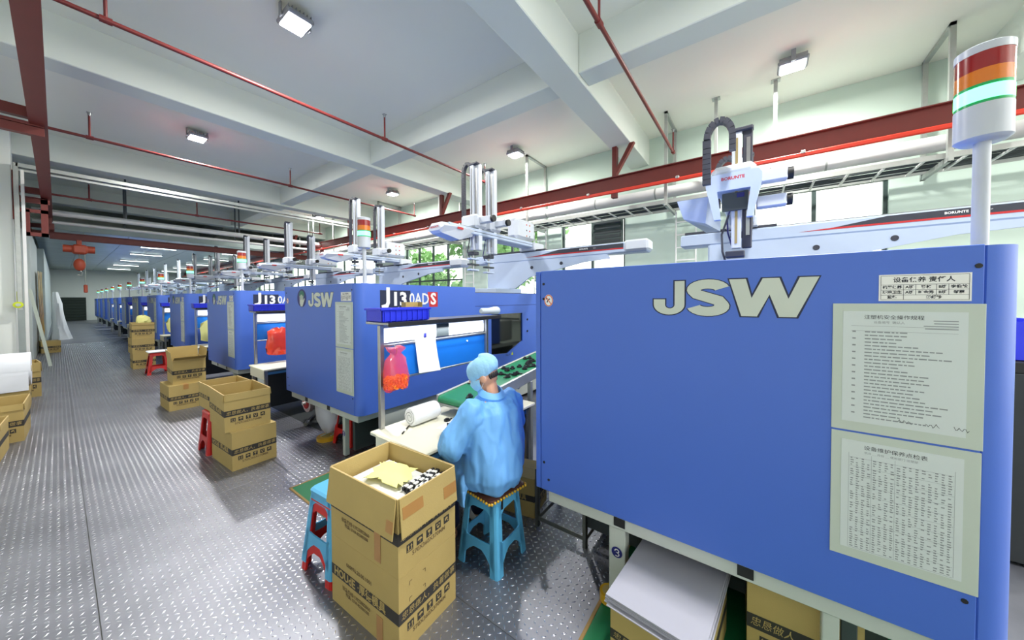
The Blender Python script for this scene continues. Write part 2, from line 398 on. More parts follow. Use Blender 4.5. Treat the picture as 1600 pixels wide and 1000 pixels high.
# outdoor trees and ground past the windows
struct('ground_outside', MB().box((XR+.25, -30, -.4), (60, 70, -.25)), 'ground')
def tree(x, y, h, seed, label):
    rr = np.random.default_rng(seed); t = thing('tree', label, 'tree', (x, y, -.25))
    MB().tube([(0, 0, 0), (.1, .05, h*.4), (-.05, .1, h*.8)], [.16, .12, .05], 8).obj('trunk', 'bark', t)
    n = 2600; u = rr.normal(size=(n, 3)); u /= np.linalg.norm(u, axis=1)[:, None]; rad = rr.uniform(.35, 1, n)**.5
    cl = rr.normal(size=(14, 3))*np.array([1.0, 1.0, .75]); ci = rr.integers(0, 14, n)
    P = cl[ci]+u*rad[:, None]*np.array([.9, .9, .75])+np.array([0, 0, h*.72])
    A = rr.normal(size=(n, 3))*.11; B = rr.normal(size=(n, 3))*.09
    V = np.stack([P-A, P+B, P+A, P-B], 1).reshape(-1, 3); F_ = [(4*i, 4*i+1, 4*i+2, 4*i+3) for i in range(n)]
    me = bpy.data.meshes.new('foliage'); me.from_pydata(V.tolist(), [], F_); put('foliage', me, 'leaf', t)
tree(13.0, 9.8, 4.6, 1, 'leafy green tree outside the third window bay, seen between robots')
tree(14.5, 17.5, 4.6, 2, 'leafy green tree outside the far window bays')

# ================================================================== INJECTION MOULDING MACHINES
SEAM = [-.59, 3.25, 7.06, 10.78, 14.52, 18.28, 22.04, 25.8, 29.56, 33.3, 37.06, 40.8]
NTH = ['nearest', 'second', 'third', 'fourth', 'fifth', 'sixth', 'seventh', 'eighth', 'ninth', 'tenth', 'eleventh', 'twelfth']
def jsw(parent, nm, v0, v1, z0, z1, u):
    # extended heavy J S W drawn as strokes, outline plate behind
    Wd, Hd = v1-v0, z1-z0
    m = Matrix.Translation((u, v1, z0)) @ FACE_X @ Matrix.Diagonal((Wd, Hd, 1, 1))
    m2 = Matrix.Translation((u+.0006, v1, z0)) @ FACE_X @ Matrix.Diagonal((Wd, Hd, 1, 1))
    def build(mm, g):
        mb = MB()
        # J
        J = [(.155-g, 1.0+g*3), (.225+g, 1.0+g*3)]+[(.225+g, .3)]+arc(.1125, .30, .1125+g, .3+g*3, 0, -180, 12)+[(-g, .42+g*3), (.085+g, .42+g*3)]
        inner = [(.085+g, .40)]+arc(.120, .33, .035-g*.8, .12-g*2.5, 180, 360, 8)+[(.155-g, .33)]
        flat(mb, [(.155-g, 1+g*3), (.225+g, 1+g*3), (.225+g, .30), (.155-g, .30)], mm)
        oa = arc(.1125, .30, .1125+g, .3+g*3, 0, -180, 16); ia = arc(.120, .30, .035-g*.8, .115-g*2.5, 0, -180, 16)
        n = len(oa); mb.add([mm @ Vector((p[0], p[1], 0)) for p in oa+ia], [(i, i+1, n+i+1, n+i) for i in range(n-1)])
        flat(mb, [(-g, .46+g*3), (.085+g, .46+g*3), (.085+g, .30), (-g, .30)], mm)
        # S
        x0, x1 = .245, .515; cx = (x0+x1)/2; th_o = .30
        o1 = arc(cx, .70, (x1-x0)/2, .30, 25, 270, 20); S1 = arc(cx, .715, (x1-x0)/2-.045, .165, 12, 180, 14)+arc(cx, .715, (x1-x0)/2-.045, .165, 180, 262, 6)
        path = arc(cx, .735, .092, .155, 8, 200, 12)+[(cx-.07, .60), (cx+.07, .42)]+arc(cx, .265, .092, .155, 20, -172, 12)
        pts = [Vector((p[0], p[1])) for p in path]
        # stroke wide sideways, thinner vertically
        L, Rr = [], []
        for i in range(len(pts)):
            a = (pts[min(i+1, len(pts)-1)]-pts[max(i-1, 0)]); a = Vector((a.x*2.6, a.y)).normalized(); nn = Vector((-a.y*.047, a.x*.13))
            e = 1+g*16
            L.append(pts[i]+nn*e); Rr.append(pts[i]-nn*e)
        n = len(pts); mb.add([mm @ Vector((p.x, p.y, 0)) for p in L+Rr], [(i, i+1, n+i+1, n+i) for i in range(n-1)])
        # W
        a = .515
        flat(mb, [(a-g, 1+g*3), (a+.10+g, 1+g*3), (a+.165+g, -g*3), (a+.075-g, -g*3)], mm)
        flat(mb, [(a+.075-g, -g*3), (a+.165+g, -g*3), (a+.285, 1+g*3), (a+.195-g, 1+g*3)], mm)
        flat(mb, [(a+.195-g, 1+g*3), (a+.285+g, 1+g*3), (a+.375+g, -g*3), (a+.285-g, -g*3)], mm)
        flat(mb, [(a+.285-g, -g*3), (a+.375+g, -g*3), (a+.485+g, 1+g*3), (a+.39-g, 1+g*3)], mm)
        return mb
    bk = build(m2, .010).obj(nm+'_outline', 'logo_dk', parent); build(m, 0.).obj(nm, 'logo', bk)
def make_machine():
    t = thing('moulding_machine', 'x', 'machine', (1.75, SEAM[1], 0), 0, 'blue injection moulding machines in a row')
    # end cover body with rounded aisle corner
    r = .082; arcp = [(r-r*math.cos(a), -r*math.sin(a)) for a in [PI/2*i/8 for i in range(9)]]      # (u,v) from (0,0) to (r,-r)
    poly = [(.004, 1.69), (.004, .004)]+[(p[0]+.0, p[1]) for p in arcp]+[(1.70, -.082), (1.70, 1.69)]
    b = MB(); n = len(poly); vs = [(p[0], p[1], .53) for p in poly]+[(p[0], p[1], 1.865) for p in poly]
    b.add(vs, [tuple(range(n)), tuple(range(n, 2*n))])
    for i in range(n):
        j = (i+1) % n; b.add([vs[i], vs[j], vs[n+j], vs[n+i]], [(0, 1, 2, 3)], 2 <= i <= 9)
    b.obj('end_cover', 'blue', t)
    p = MB().box((-.004, .006, .53), (.004, 1.652, 1.868), .002).obj('end_panel', 'blue', t)
    MB().box((-.003, 1.658, .53), (.01, 1.69, 1.866), .002).obj('edge_strip', 'blue', t)
    for v, z in ((.018, 1.80), (.018, 1.665), (.03, .70), (1.632, 1.79), (1.632, 1.70), (1.632, .70), (1.6, .60)):
        MB().cyl((-.004, v, z), (-.0065, v, z), .008, n=10).obj('bolt', 'black', p)
    u = -.0046
    # two document holders and a duty label
    for nm, v0, v1, z0, z1 in (('document_holder', .002, .356, 1.205, 1.678), ('document_holder', .004, .355, .728, 1.198)):
        h = MB().box((u-.004, v0, z0), (u, v1, z1), .001).obj(nm, 'holder', t)
        MB().box((u-.0052, v0+.035, z0+.035), (u-.004, v1-.028, z1-.028)).obj('sheet', 'paper_g', h)
        pr = MB(); uu = u-.0056; rr = random.Random(3 if z0 > 1 else 4); va, vb = v1-.05, v0+.055
        if z0 > 1:
            for i in range(26):
                z = z1-.105-i*.0125; ln = rr.uniform(.35, .95)*(va-vb-.05)
                x = va-.035
                while x > va-.035-ln:
                    l = rr.uniform(.006, .02); pr.box((uu, x-l, z), (uu+.0003, x, z+.0042)); x -= l+.003
                if i % 2 == 0: pr.box((uu, va-.012, z), (uu+.0003, va-.003, z+.005))
            for i in range(4): pr.box((uu, vb, z1-.06-i*.009), (uu+.0003, vb+rr.uniform(.05, .075), z1-.057-i*.009))
            for z in (z1-.082, z1-.1): pr.box((uu, vb, z), (uu+.0003, va, z+.0008))
            o = pr.obj('print', 'print', h); o['kind'] = 'stuff'
            lettering('print_title', '注塑机安全操作规程', .016, (uu, (va+vb)/2+.02, z1-.05), FACE_X, 'print_d', h)
            lettering('print_title', '设备编号  确认人', .010, (uu, (va+vb)/2+.03, z1-.068), FACE_X, 'print', h)
            sg = MB()
            for q in range(3):
                c0 = va-.12-q*.062; pts = [(i*.0035, .006*math.sin(i*1.9+q)+rr.uniform(-.003, .003)) for i in range(10)]
                ribbon(sg, pts, .0012, Matrix.Translation((uu, c0, z0+.06)) @ FACE_X)
            o = sg.obj('signature', 'print_d', h); o['kind'] = 'stuff'
        else:
            cols = 17; rows = 40; cw = (va-vb)/cols; rh = (z1-z0-.13)/rows
            for i in range(rows):
                z = z1-.095-i*rh
                for j in range(cols):
                    if rr.random() < .86: pr.box((uu, va-j*cw-cw*rr.uniform(.5, .8), z), (uu+.0003, va-j*cw-cw*.2, z+.0036))
            for i in range(0, rows+1, 4): pr.box((uu, vb, z1-.097-i*rh+.0058), (uu+.0003, va, z1-.097-i*rh+.0064))
            for x in (va+.002, va-cw*3.9, va-cw*7.9, vb-.002): pr.box((uu, x-.0006, z0+.04), (uu+.0003, x, z1-.075))
            o = pr.obj('print', 'print', h); o['kind'] = 'stuff'
            lettering('print_title', '设备维护保养点检表', .017, (uu, (va+vb)/2+.01, z1-.05), FACE_X, 'print_d', h)
            lettering('print_title', '机台 __ 月份 __ 使用部门 注塑部', .009, (uu, (va+vb)/2+.02, z1-.068), FACE_X, 'print', h)
    lb = MB().box((u-.0015, .031, 1.687), (u, .237, 1.780)).obj('duty_label', 'paper', t); uu = u-.0019
    g = MB(); 
    for z in (1.692, 1.708, 1.726, 1.744, 1.7755): g.box((uu, .036, z-.0005), (uu+.0002, .232, z+.0005))
    for v, z0, z1 in ((.036, 1.692, 1.7755), (.232, 1.692, 1.7755), (.178, 1.692, 1.744), (.150, 1.708, 1.744), (.104, 1.708, 1.744), (.078, 1.708, 1.744)): g.box((uu, v-.0005, z0), (uu+.0002, v+.0005, z1))
    g.obj('grid', 'print_d', lb)
    for s, v, z, sz in (('设备保养 责任人', .134, 1.7595, .019), ('机器保养', .205, 1.735, .0115), ('A班', .164, 1.735, .0115), ('杨林', .127, 1.735, .0115), ('B班', .091, 1.735, .0115), ('李伯松', .057, 1.735, .0115),
                        ('环境卫生', .205, 1.717, .0115), ('A班', .164, 1.717, .0115), ('旺金秀', .127, 1.717, .0115), ('B班', .091, 1.717, .0115), ('邹霞', .057, 1.717, .0115), ('监督', .205, 1.700, .0115), ('熊绣珍', .11, 1.700, .0115)):
        lettering('label_print', s, sz, (uu, v, z), FACE_X, 'print_d', lb, offset=.0004)
    # no-hands sticker
    st = MB(); mm = Matrix.Translation((u-.001, 1.597, 1.690)) @ FACE_X
    flat(st, arc(0, 0, .030, .036, 0, 360, 24)[:-1], mm); so = st.obj('warning_sticker', 'white_v', t)
    rg = MB(); m3 = Matrix.Translation((u-.0014, 1.597, 1.690)) @ FACE_X; ribbon(rg, arc(0, 0, .026, .032, 0, 360, 24), .006, m3); ribbon(rg, [(-.018, .023), (.018, -.023)], .006, m3); rg.obj('ring', 'orange_st', so)
    hd = MB(); ribbon(hd, [(-.012, -.012), (-.004, .004), (.008, .01)], .007, Matrix.Translation((u-.0012, 1.597, 1.690)) @ FACE_X); flat(hd, arc(-.014, .012, .005, .006, 0, 360, 10)[:-1], Matrix.Translation((u-.0012, 1.597, 1.690)) @ FACE_X); hd.obj('figure', 'print_d', so)
    jsw(t, 'brand_letters', .395, 1.0, 1.622, 1.782, u-.0012)
    # round emblem: dark oval with a pale hand and a green globe
    em = MB(); flat(em, arc(0, 0, .125, .108, 0, 360, 28)[:-1], Matrix.Translation((u-.001, 1.178, 1.722)) @ FACE_X); eo = em.obj('emblem', 'emb_b', t)
    g2 = MB(); flat(g2, arc(0, .04, .07, .05, 0, 360, 20)[:-1], Matrix.Translation((u-.0014, 1.178, 1.722)) @ FACE_X); g2.obj('emblem_globe', 'emb_g', eo)
    h2 = MB(); m4 = Matrix.Translation((u-.0018, 1.178, 1.722)) @ FACE_X
    flat(h2, [(-.055, -.02), (.045, -.02), (.05, -.06), (.02, -.1), (-.03, -.1), (-.055, -.06)], m4)
    for i in range(4): flat(h2, [(-.055+i*.026, -.022), (-.037+i*.026, -.022), (-.039+i*.026, .03+.012*(i in (1, 2))), (-.053+i*.026, .03+.012*(i in (1, 2)))], m4)
    flat(h2, [(.045, -.03), (.052, -.055), (.085, -.01), (.073, .004)], m4); h2.obj('emblem_hand', 'logo', eo)
    # model lettering on the operator side
    sy = -.0835
    bp = MB(); bp.add([(.24, sy, 1.61), (.62, sy, 1.61), (.62, sy, 1.80), (.24, sy, 1.80)], [(0, 1, 2, 3)]); bo = bp.obj('model_plate', 'logo_dk', t)
    rp = MB(); rp.add([(.89, sy, 1.61), (1.02, sy, 1.61), (1.02, sy, 1.79), (.865, sy, 1.79)], [(0, 1, 2, 3)]); rp.obj('model_plate_red', 'red_print', bo)
    jm = MB(); mj = Matrix.Translation((.25, sy-.0006, 1.59)) @ FACE_Y; ribbon(jm, [(.085, .24), (.085, .08), (.07, .045), (.01, .03)], .042, mj); jm.obj('model_letter', 'white_v', bo)
    lettering('model_letters', '13', .20, (.475, sy-.0006, 1.70), FACE_Y, 'white_v', bo, offset=.008)
    lettering('model_letters', '0AD', .185, (.745, sy-.0006, 1.70), FACE_Y, 'white_v', bo, offset=.003, sx=.80)
    lettering('model_letters', 'S', .19, (.95, sy-.0012, 1.70), FACE_Y, 'white_v', bo, offset=.006)
    # guard section with window door
    MB().box((1.70, -.04, .53), (3.4, 1.62, 1.80), .01).obj('guard_body', 'dark', t)
    ox0, ox1, oz0, oz1 = 2.06, 2.88, .87, 1.47
    hole = [(ox0, oz0), (2.46, oz0-.03), (ox1, 1.0), (ox1, oz1), (ox0, oz1)]; out = [(1.705, .53), (2.5, .53), (3.4, .53), (3.4, 1.79), (1.705, 1.79)]
    dr = MB()
    for yv in (-.072, -.042):
        n = 5; dr.add([(p[0], yv, p[1]) for p in hole+out], [(i, (i+1) % n, n+(i+1) % n, n+i) for i in range(n)])
    for ring in (hole, out):
        n = 5; dr.add([(p[0], -.072, p[1]) for p in ring]+[(p[0], -.042, p[1]) for p in ring], [(i, (i+1) % n, n+(i+1) % n, n+i) for i in range(n)])
    do = dr.obj('sliding_door', 'blue', t)
    gl = MB(); gl.add([(p[0], -.052, p[1]) for p in hole]+[(p[0], -.046, p[1]) for p in hole], [(0, 1, 2, 3, 4), (9, 8, 7, 6, 5)]+[(i, (i+1) % 5, 5+(i+1) % 5, 5+i) for i in range(5)]); gl.obj('door_window', 'window_dark', do)
    MB().box((1.71, -.076, 1.60), (3.39, -.071, 1.604)).obj('door_seam', 'blue_edge', do)
    for z in (1.15, 1.35): MB().cyl((3.02, -.072, z), (3.02, -.082, z), .018, n=10).obj('door_knob', 'black', do)
    yl = MB(); flat(yl, [(0, 0), (.06, 0), (.03, .055)], Matrix.Translation((2.55, -.0735, .80)) @ FACE_Y); yl.obj('warning_triangle', 'yel_st', do)
    lettering('serial_print', 'No.4', .05, (2.46, -.0735, .815), FACE_Y, 'print_d', do)
    # injection side
    MB().box((3.42, .05, .53), (5.2, 1.5, 1.35), .02).obj('injection_cover', 'blue', t)
    MB().cyl((3.6, .8, 1.5), (5.6, .8, 1.5), .12, n=16).obj('barrel', 'steel', t)
    MB().box((5.0, .4, .53), (6.0, 1.3, 1.1), .02).obj('drive_housing', 'cover_gray', t)
    # frame, skirts, legs and the dark works underneath
    MB().box((.03, .0, .445), (5.9, .035, .53), .004).obj('frame_rail', 'cover_gray', t)
    MB().box((.03, .035, .445), (.07, 1.62, .53), .004).obj('frame_rail', 'cover_gray', t)
    MB().box((.07, 1.585, .445), (5.9, 1.62, .53), .004).obj('frame_rail', 'cover_gray', t)
    for v in (.34,):
        MB().box((.055, v-.026, .012), (.105, v+.026, .445), .004).obj('leg', 'cover_gray', t)
    for v in (.62, 1.18): MB().box((.026, v-.03, .462), (.032, v+.03, .508)).obj('rail_slot', 'black', t)
    MB().box((.42, .10, .09), (5.7, 1.55, .444), .01).obj('bed', 'dark_gray', t)
    MB().box((.30, -.03, .06), (5.6, .0, .53), .004).obj('side_skirt', 'cover_gray', t)
    MB().box((.13, .25, .06), (.43, .30, .445), .004).obj('kick_plate', 'dark_gray', t)
    for uu_ in (1.0, 2.6, 4.2, 5.4):
        for v in (.2, 1.45): MB().cyl((uu_, v, 0), (uu_, v, .09), .06, n=12).obj('foot', 'black_metal', t)
    tk = MB().cyl((.054, .34, .255), (.0535, .34, .255), .03, n=18).obj('leg_emblem', 'emb_b', t)
    sw = MB(); ribbon(sw, arc(.0, .008, .011, .009, 200, -60, 8)+arc(.0, -.010, .012, .010, 90, -130, 8), .005, Matrix.Translation((.0528, .34, .255)) @ FACE_X); sw.obj('leg_emblem_mark', 'white_v', tk)
    return t
proto = make_machine()
MACH = []
for k, y in enumerate(SEAM):
    lab = ['blue injection moulding machine nearest the viewer, its large end panel filling the right side',
           'second blue injection moulding machine, just past the bench of the seated worker'][k] if k < 2 else 'blue injection moulding machine, %s in the row from the nearest one' % NTH[k]
    if k == 1: proto['label'] = lab; MACH.append(proto); continue
    sk = ('emblem',) if k == 0 else (('duty_label',) if k > 5 else ())
    MACH.append(dup(proto, (1.75, y, 0), lab, skip=sk))

# the nearest machine shows its second leg, with a round blue emblem
for v0, v1, z0, z1 in ((1.155, 1.245, .012, .445),):
    lg = MB().box((.05, v0, z0), (.12, v1, z1), .004).box((.04, v0-.02, .012), (.13, v1+.02, .03), .003).obj('leg', 'cover_gray', MACH[0])
e1 = MB().cyl((.049, 1.20, .30), (.0485, 1.20, .30), .03, n=18).obj('leg_emblem', 'emb_b', MACH[0])
sw = MB(); ribbon(sw, arc(.0, .008, .011, .009, 200, -60, 8)+arc(.0, -.010, .012, .010, 90, -130, 8), .005, Matrix.Translation((.0478, 1.20, .30)) @ FACE_X); sw.obj('leg_emblem_mark', 'white_v', e1)
# signal towers on the machine corners
def make_tower():
    t = thing('signal_tower', 'x', 'signal light', (1.86, SEAM[1]-.02, 1.866), 0, 'signal towers on the machines')
    MB().cyl((0, 0, 0), (0, 0, .006), .035, n=18).obj('base_flange', 'signal_w', t)
    MB().cyl((0, 0, .006), (0, 0, .36), .019, n=16).obj('pole', 'signal_w', t)
    MB().cyl((0, 0, .355), (0, 0, .365), .05, .062, 28).obj('base_ring', 'signal_w', t)
    MB().cyl((0, 0, .365), (0, 0, .47), .062, n=28).obj('housing', 'signal_w', t)
    for nm, m, z0, z1 in (('green_rim', 'g_off', .47, .48), ('green_lens', 'g_on', .48, .525), ('green_rim', 'g_off', .525, .535), ('amber_lens', 'amber', .535, .582), ('red_lens', 'redlens', .582, .637)):
        MB().cyl((0, 0, z0), (0, 0, z1), .0615, n=28).obj(nm, m, t)
    MB().cyl((0, 0, .637), (0, 0, .662), .0625, n=28).cyl((0, 0, .662), (0, 0, .667), .0625, .055, 28).obj('cap', 'signal_w', t)
    return t
tw = make_tower()
for k, y in enumerate(SEAM):
    lab = 'red amber and green signal tower on the %s blue machine, green lamp lit' % NTH[k]
    if k == 1: tw['label'] = lab
    else: dup(tw, (1.86, y-.02, 1.866), lab)

# ================================================================== TAKE-OUT ROBOTS
def make_robot(kv, ua, arm_z, label, near=False):
    # local frame: u along +X from 1.75, v along +Y from the seam ; kv = carriage v, ua = the two arm positions (u)
    y0 = 0
    t = thing('takeout_robot', label, 'robot', (1.75, 0, 0), 0, 'white take-out robots over the machines')
    # pedestal on the fixed platen
    MB().box((2.95, .55, 1.80), (3.75, 1.15, 1.90), .01).obj('pedestal_plate', 'robot', t)
    ped = [(.62, 1.90), (1.12, 1.90), (1.12, 2.40), (.28, 2.40), (.34, 2.25), (.5, 2.1)]
    MB().prism(ped, 0, 3.40, 3.62).obj('pedestal', 'robot', t)
    # tapered bracket under the beam, two holes
    br_ = [(1.1, 2.40), (-1.35, 2.40), (-1.40, 2.33), (-.95, 2.30), (.10, 2.10), (.30, 1.97), (.42, 1.90), (1.1, 1.90)]
    bo = MB().prism(br_, 0, 3.36, 3.395).obj('bracket', 'robot', t)
    for v, z in ((.05, 2.27), (-.55, 2.31)): MB().cyl((3.355, v, z), (3.359, v, z), .03, n=14).obj('hole', 'chain', bo)
    # traverse beam
    MB().box((3.38, -1.95, 2.40), (3.62, 1.45, 2.565), .02).obj('traverse_beam', 'robot', t)
    MB().box((3.34, -1.97, 2.415), (3.64, -1.62, 2.585), .03).obj('beam_end_cap', 'robot_w', t)
    st = MB().prism([(-.1, 2.482), (-1.6, 2.482), (-1.6, 2.548), (-.5, 2.548)], 0, 3.3765, 3.379).obj('stripe', 'chain', t)
    MB().prism([(.2, 2.462), (-1.6, 2.462), (-1.6, 2.481), (-.1, 2.481)], 0, 3.3765, 3.379).obj('stripe_red', 'red_print', st)
    lettering('beam_print', 'BORUNTE', .032, (3.376, -.95, 2.515), FACE_X, 'white_v', st, offset=.001)
    lettering('beam_print', 'Robot', .018, (3.376, -1.14, 2.515), FACE_X, 'white_v', st)
    MB().box((3.42, -1.6, 2.566), (3.46, 1.4, 2.578)).obj('rail', 'steel', t); MB().box((3.54, -1.6, 2.566), (3.58, 1.4, 2.578)).obj('rail', 'steel', t)
    MB().box((3.40, kv-.35, 2.566), (3.60, min(kv+.9, 1.4), 2.60), .004).obj('cable_tray', 'chain', t)
    # carriage with control box
    MB().box((3.34, kv-.17, 2.58), (3.68, kv+.17, 2.72), .015).obj('carriage', 'robot_w', t)
    bx = MB().box((2.98, kv-.03, 2.77), (3.6, kv+.19, 3.13), .05).obj('control_box', 'robot_w', t)
    for i in range(3):
        for j in range(2): MB().cyl((3.3+j*.1, kv-.030, 2.84+i*.1), (3.3+j*.1, kv-.034, 2.84+i*.1), .014, n=10).obj('button', ('amber', 'chain', 'red')[(i+j) % 3], bx)
    # kick beam with its cover and rounded nose
    u0, u1 = ua[0]-.70 if not near else ua[0]+.10, 3.7
    MB().box((u0+.12, kv-.13, 2.63), (u1, kv+.13, 2.72), .012).obj('kick_beam', 'robot', t)
    MB().box((u0+.14, kv-.131, 2.672), (u1-.02, kv-.128, 2.680)).obj('kick_beam_groove', 'chain', t)
    for v in (-.09, .09): MB().box((u0+.14, kv+v-.012, 2.72), (u1-.05, kv+v+.012, 2.733)).obj('rail', 'steel', t)
    nose = MB()
    def nr(u, hw, z0, z1, k=.05): return [(u, kv-hw, z1-k), (u, kv-hw+k, z1), (u, kv+hw-k, z1), (u, kv+hw, z1-k), (u, kv+hw*.62, z0), (u, kv-hw*.62, z0)]
    if near:
        U_ = [(-.185, 2.66), (-.165, 2.69), (.165, 2.69), (.185, 2.66), (.185, 2.60), (.125, 2.33), (.08, 2.33), (.105, 2.555), (-.115, 2.555), (-.09, 2.33), (-.13, 2.33), (-.185, 2.60)]
        nose.prism([(kv+p[0], p[1]) for p in U_], 0, u0-.02, u0+.03)
        nose.prism([(kv+p[0], p[1]) for p in [(-.185, 2.66), (-.165, 2.69), (.165, 2.69), (.185, 2.66), (.185, 2.60), (.16, 2.555), (-.16, 2.555), (-.185, 2.60)]], 0, u0+.03, u0+.2)
    else: nose.loft([nr(u0-.02, .13, 2.60, 2.67), nr(u0+.02, .15, 2.57, 2.71), nr(u0+.35, .15, 2.52, 2.73), nr(u0+.6, .14, 2.60, 2.73)], True, False)
    no = nose.obj('nose_cover', 'robot_w' if not near else 'robot', t)
    lettering('nose_print', 'BORUNTE', .034, (u0-.021, kv, 2.645), FACE_X, 'red_print', no, offset=.001)
    if near:
        no.data.materials[0] = M['robot']
        MB().box((u0-.005, kv-.15, 2.675), (u0+.20, kv+.15, 2.765), .035).obj('top_lid', 'robot_w', no)
        MB().box((u0+.035, kv-.10, 2.40), (u0+.05, kv+.075, 2.545), .004).obj('panel', 'dark_gray', no)
        MB().box((u0+.030, kv-.075, 2.50), (u0+.036, kv-.025, 2.535), .002).obj('badge', 'emb_b', no)
        MB().box((u0+.02, kv-.125, 2.50), (u0+.04, kv-.105, 2.53), .003).obj('valve', 'amber', no)
        MB().loft([[(u0+.10, kv+.18, 2.56), (u0+.10, kv+.42, 2.56), (u0+.12, kv+.37, 2.40), (u0+.12, kv+.20, 2.34)], [(u0+1.3, kv+.18, 2.60), (u0+1.3, kv+.36, 2.60), (u0+1.3, kv+.32, 2.46), (u0+1.3, kv+.18, 2.46)]], True, False).obj('wing_tray', 'robot', t)
        for j in range(3): MB().tube([(u0+.06, kv-.11-.01*j, 2.53-.05*j), (u0+.05, kv-.13, 2.42-.03*j), (u0+.07, kv-.10, 2.34)], .006, 6).obj('air_hose', ('chain', 'pvc', 'gold')[j], no)
    else:
        for v in (-.152,): MB().box((u0+.25, kv+v, 2.65), (u0+.36, kv+v+.002, 2.68)).obj('nose_mark', 'red_print', no)
    # arms
    for i, ax in enumerate(ua):
        zt, zb = arm_z[i]; f = .62 if near else .85
        if near and i == 0: v0 = kv-.0
        if not (near and i == 0):
            sl = MB().box((ax-.10, kv-.16, 2.735), (ax+.16, kv+.15, 2.93), .03).obj('arm_slide', 'robot_w', t)
            mo = MB().box((ax-.02, kv-.36, 2.80), (ax+.07, kv-.16, 2.89), .008).obj('servo_motor', 'robot_w', t)
            MB().cyl((ax+.025, kv-.40, 2.845), (ax+.025, kv-.36, 2.845), .048, n=16).obj('motor_cap', 'black', mo)
        else:
            for zz_, uu_ in ((2.64, u0+.10), (2.46, u0+.16)):
                m2_ = MB().box((uu_-.045, kv-.34, zz_-.045), (uu_+.045, kv-.15, zz_+.045), .008).obj('servo_motor', 'robot_w', t)
                MB().cyl((uu_, kv-.375, zz_), (uu_, kv-.34, zz_), .046, n=16).obj('motor_cap', 'black', m2_)
        au = u0+.06 if near and i == 0 else (ax-.10 if near else ax-.035)
        aw = .05 if near else .075
        arm = MB().box((au, kv-.055, zb), (au+aw, kv+.012, zt), .006).obj('arm', 'robot_w', t)
        MB().box((au-.004, kv-.03, zb+.04), (au, kv-.012, zt-.05)).obj('arm_rail', 'brass' if near else 'steel', arm)
        MB().box((au+.01+.03*(not near), kv-.125, zb), (au+.06+.06*(not near), kv-.06, zt+.02), .006).obj('arm_belt_cover', 'chain' if near else 'robot_w', arm)
        MB().box((au+.005, kv-.11, zb+.1), (au+.011, kv-.085, zt-.06)).obj('arm_slot', 'steel', arm)
        MB().box((au-.01, kv-.13, zt-.005), (au+.07, kv+.02, zt+.03), .01).obj('arm_head', 'chain', arm)
        # cable chain loop
        q = [(ax+.0, kv+.17, 2.6)]+[(ax+.0, kv+.17, z) for z in (2.8, zt-.15)]+[(ax, kv+.085+.085*math.cos(a), zt-.08+.13*math.sin(a)) for a in [PI*i_/8 for i_ in range(9)]]+[(ax, kv-.0, zt-.2)]
        ch = MB()
        for p0, p1 in zip(q[:-1], q[1:]):
            d_ = Vector(p1)-Vector(p0); nseg = max(1, int(d_.length/.035))
            for s in range(nseg):
                c0 = Vector(p0)+d_*((s+.5)/nseg); rot = d_.to_track_quat('Z', 'X').to_matrix().to_4x4()
                ch.box((-.022, -.028, -d_.length/nseg*.46), (.022, .028, d_.length/nseg*.46), 0, Matrix.Translation(c0) @ rot)
        co = ch.obj('cable_chain', 'chain', t); co['kind'] = 'stuff'
        # gripper
        gz = zb-.02
        gr = MB().box((au-.02, kv-.08, gz-.05), (au+.09, kv+.05, gz), .006).obj('wrist', 'chain', t)
        if not near:
            MB().cyl((au+.03, kv-.02, gz-.05), (au+.03, kv-.02, gz-.28), .018, n=10).obj('gripper_rod', 'steel', gr)
            for j in range(3): MB().box((au-.06, kv-.06, gz-.12-j*.08), (au+.12, kv+.02, gz-.095-j*.08), .004).obj('gripper_plate', ('robot', 'dark_gray', 'robot')[j], gr)
        ho = MB().tube([(au+.02, kv+.03, gz+.3), (au+.05, kv+.08, gz+.15), (au+.0, kv+.07, gz), (au+.04, kv+.04, gz-.12)], .008, 6).obj('air_hose', 'emb_b' if i else 'chain', gr)
    return t
R2 = make_robot(.15, (1.90, 2.25), ((3.66, 2.42), (3.68, 2.40)), 'white take-out robot over the second blue machine, right above the seated worker')
R2.location = (1.75, SEAM[1], 0)
R1 = make_robot(.75, (1.33, 2.2), ((3.03, 2.10), (3.03, 2.35)), 'white take-out robot over the nearest blue machine, with a front arm and trapezoid nose', near=True)
R1.location = (1.75, SEAM[0], 0)
RB = make_robot(.28, (2.25, 2.85), ((3.95, 2.60), (3.92, 2.58)), 'white take-out robot with two raised arms over the third blue machine'); RB.location = (1.75, SEAM[2], 0)
RC = make_robot(.1, (2.2, 2.8), ((3.9, 2.55), (3.6, 2.3)), 'white take-out robot over the fourth blue machine'); RC.location = (1.75, SEAM[3], 0)
for k in range(4, len(SEAM)):
    dup(RC if k % 2 else RB, (1.75, SEAM[k]+random.uniform(-.3, .2), 0), 'white take-out robot over the %s blue machine' % NTH[k])

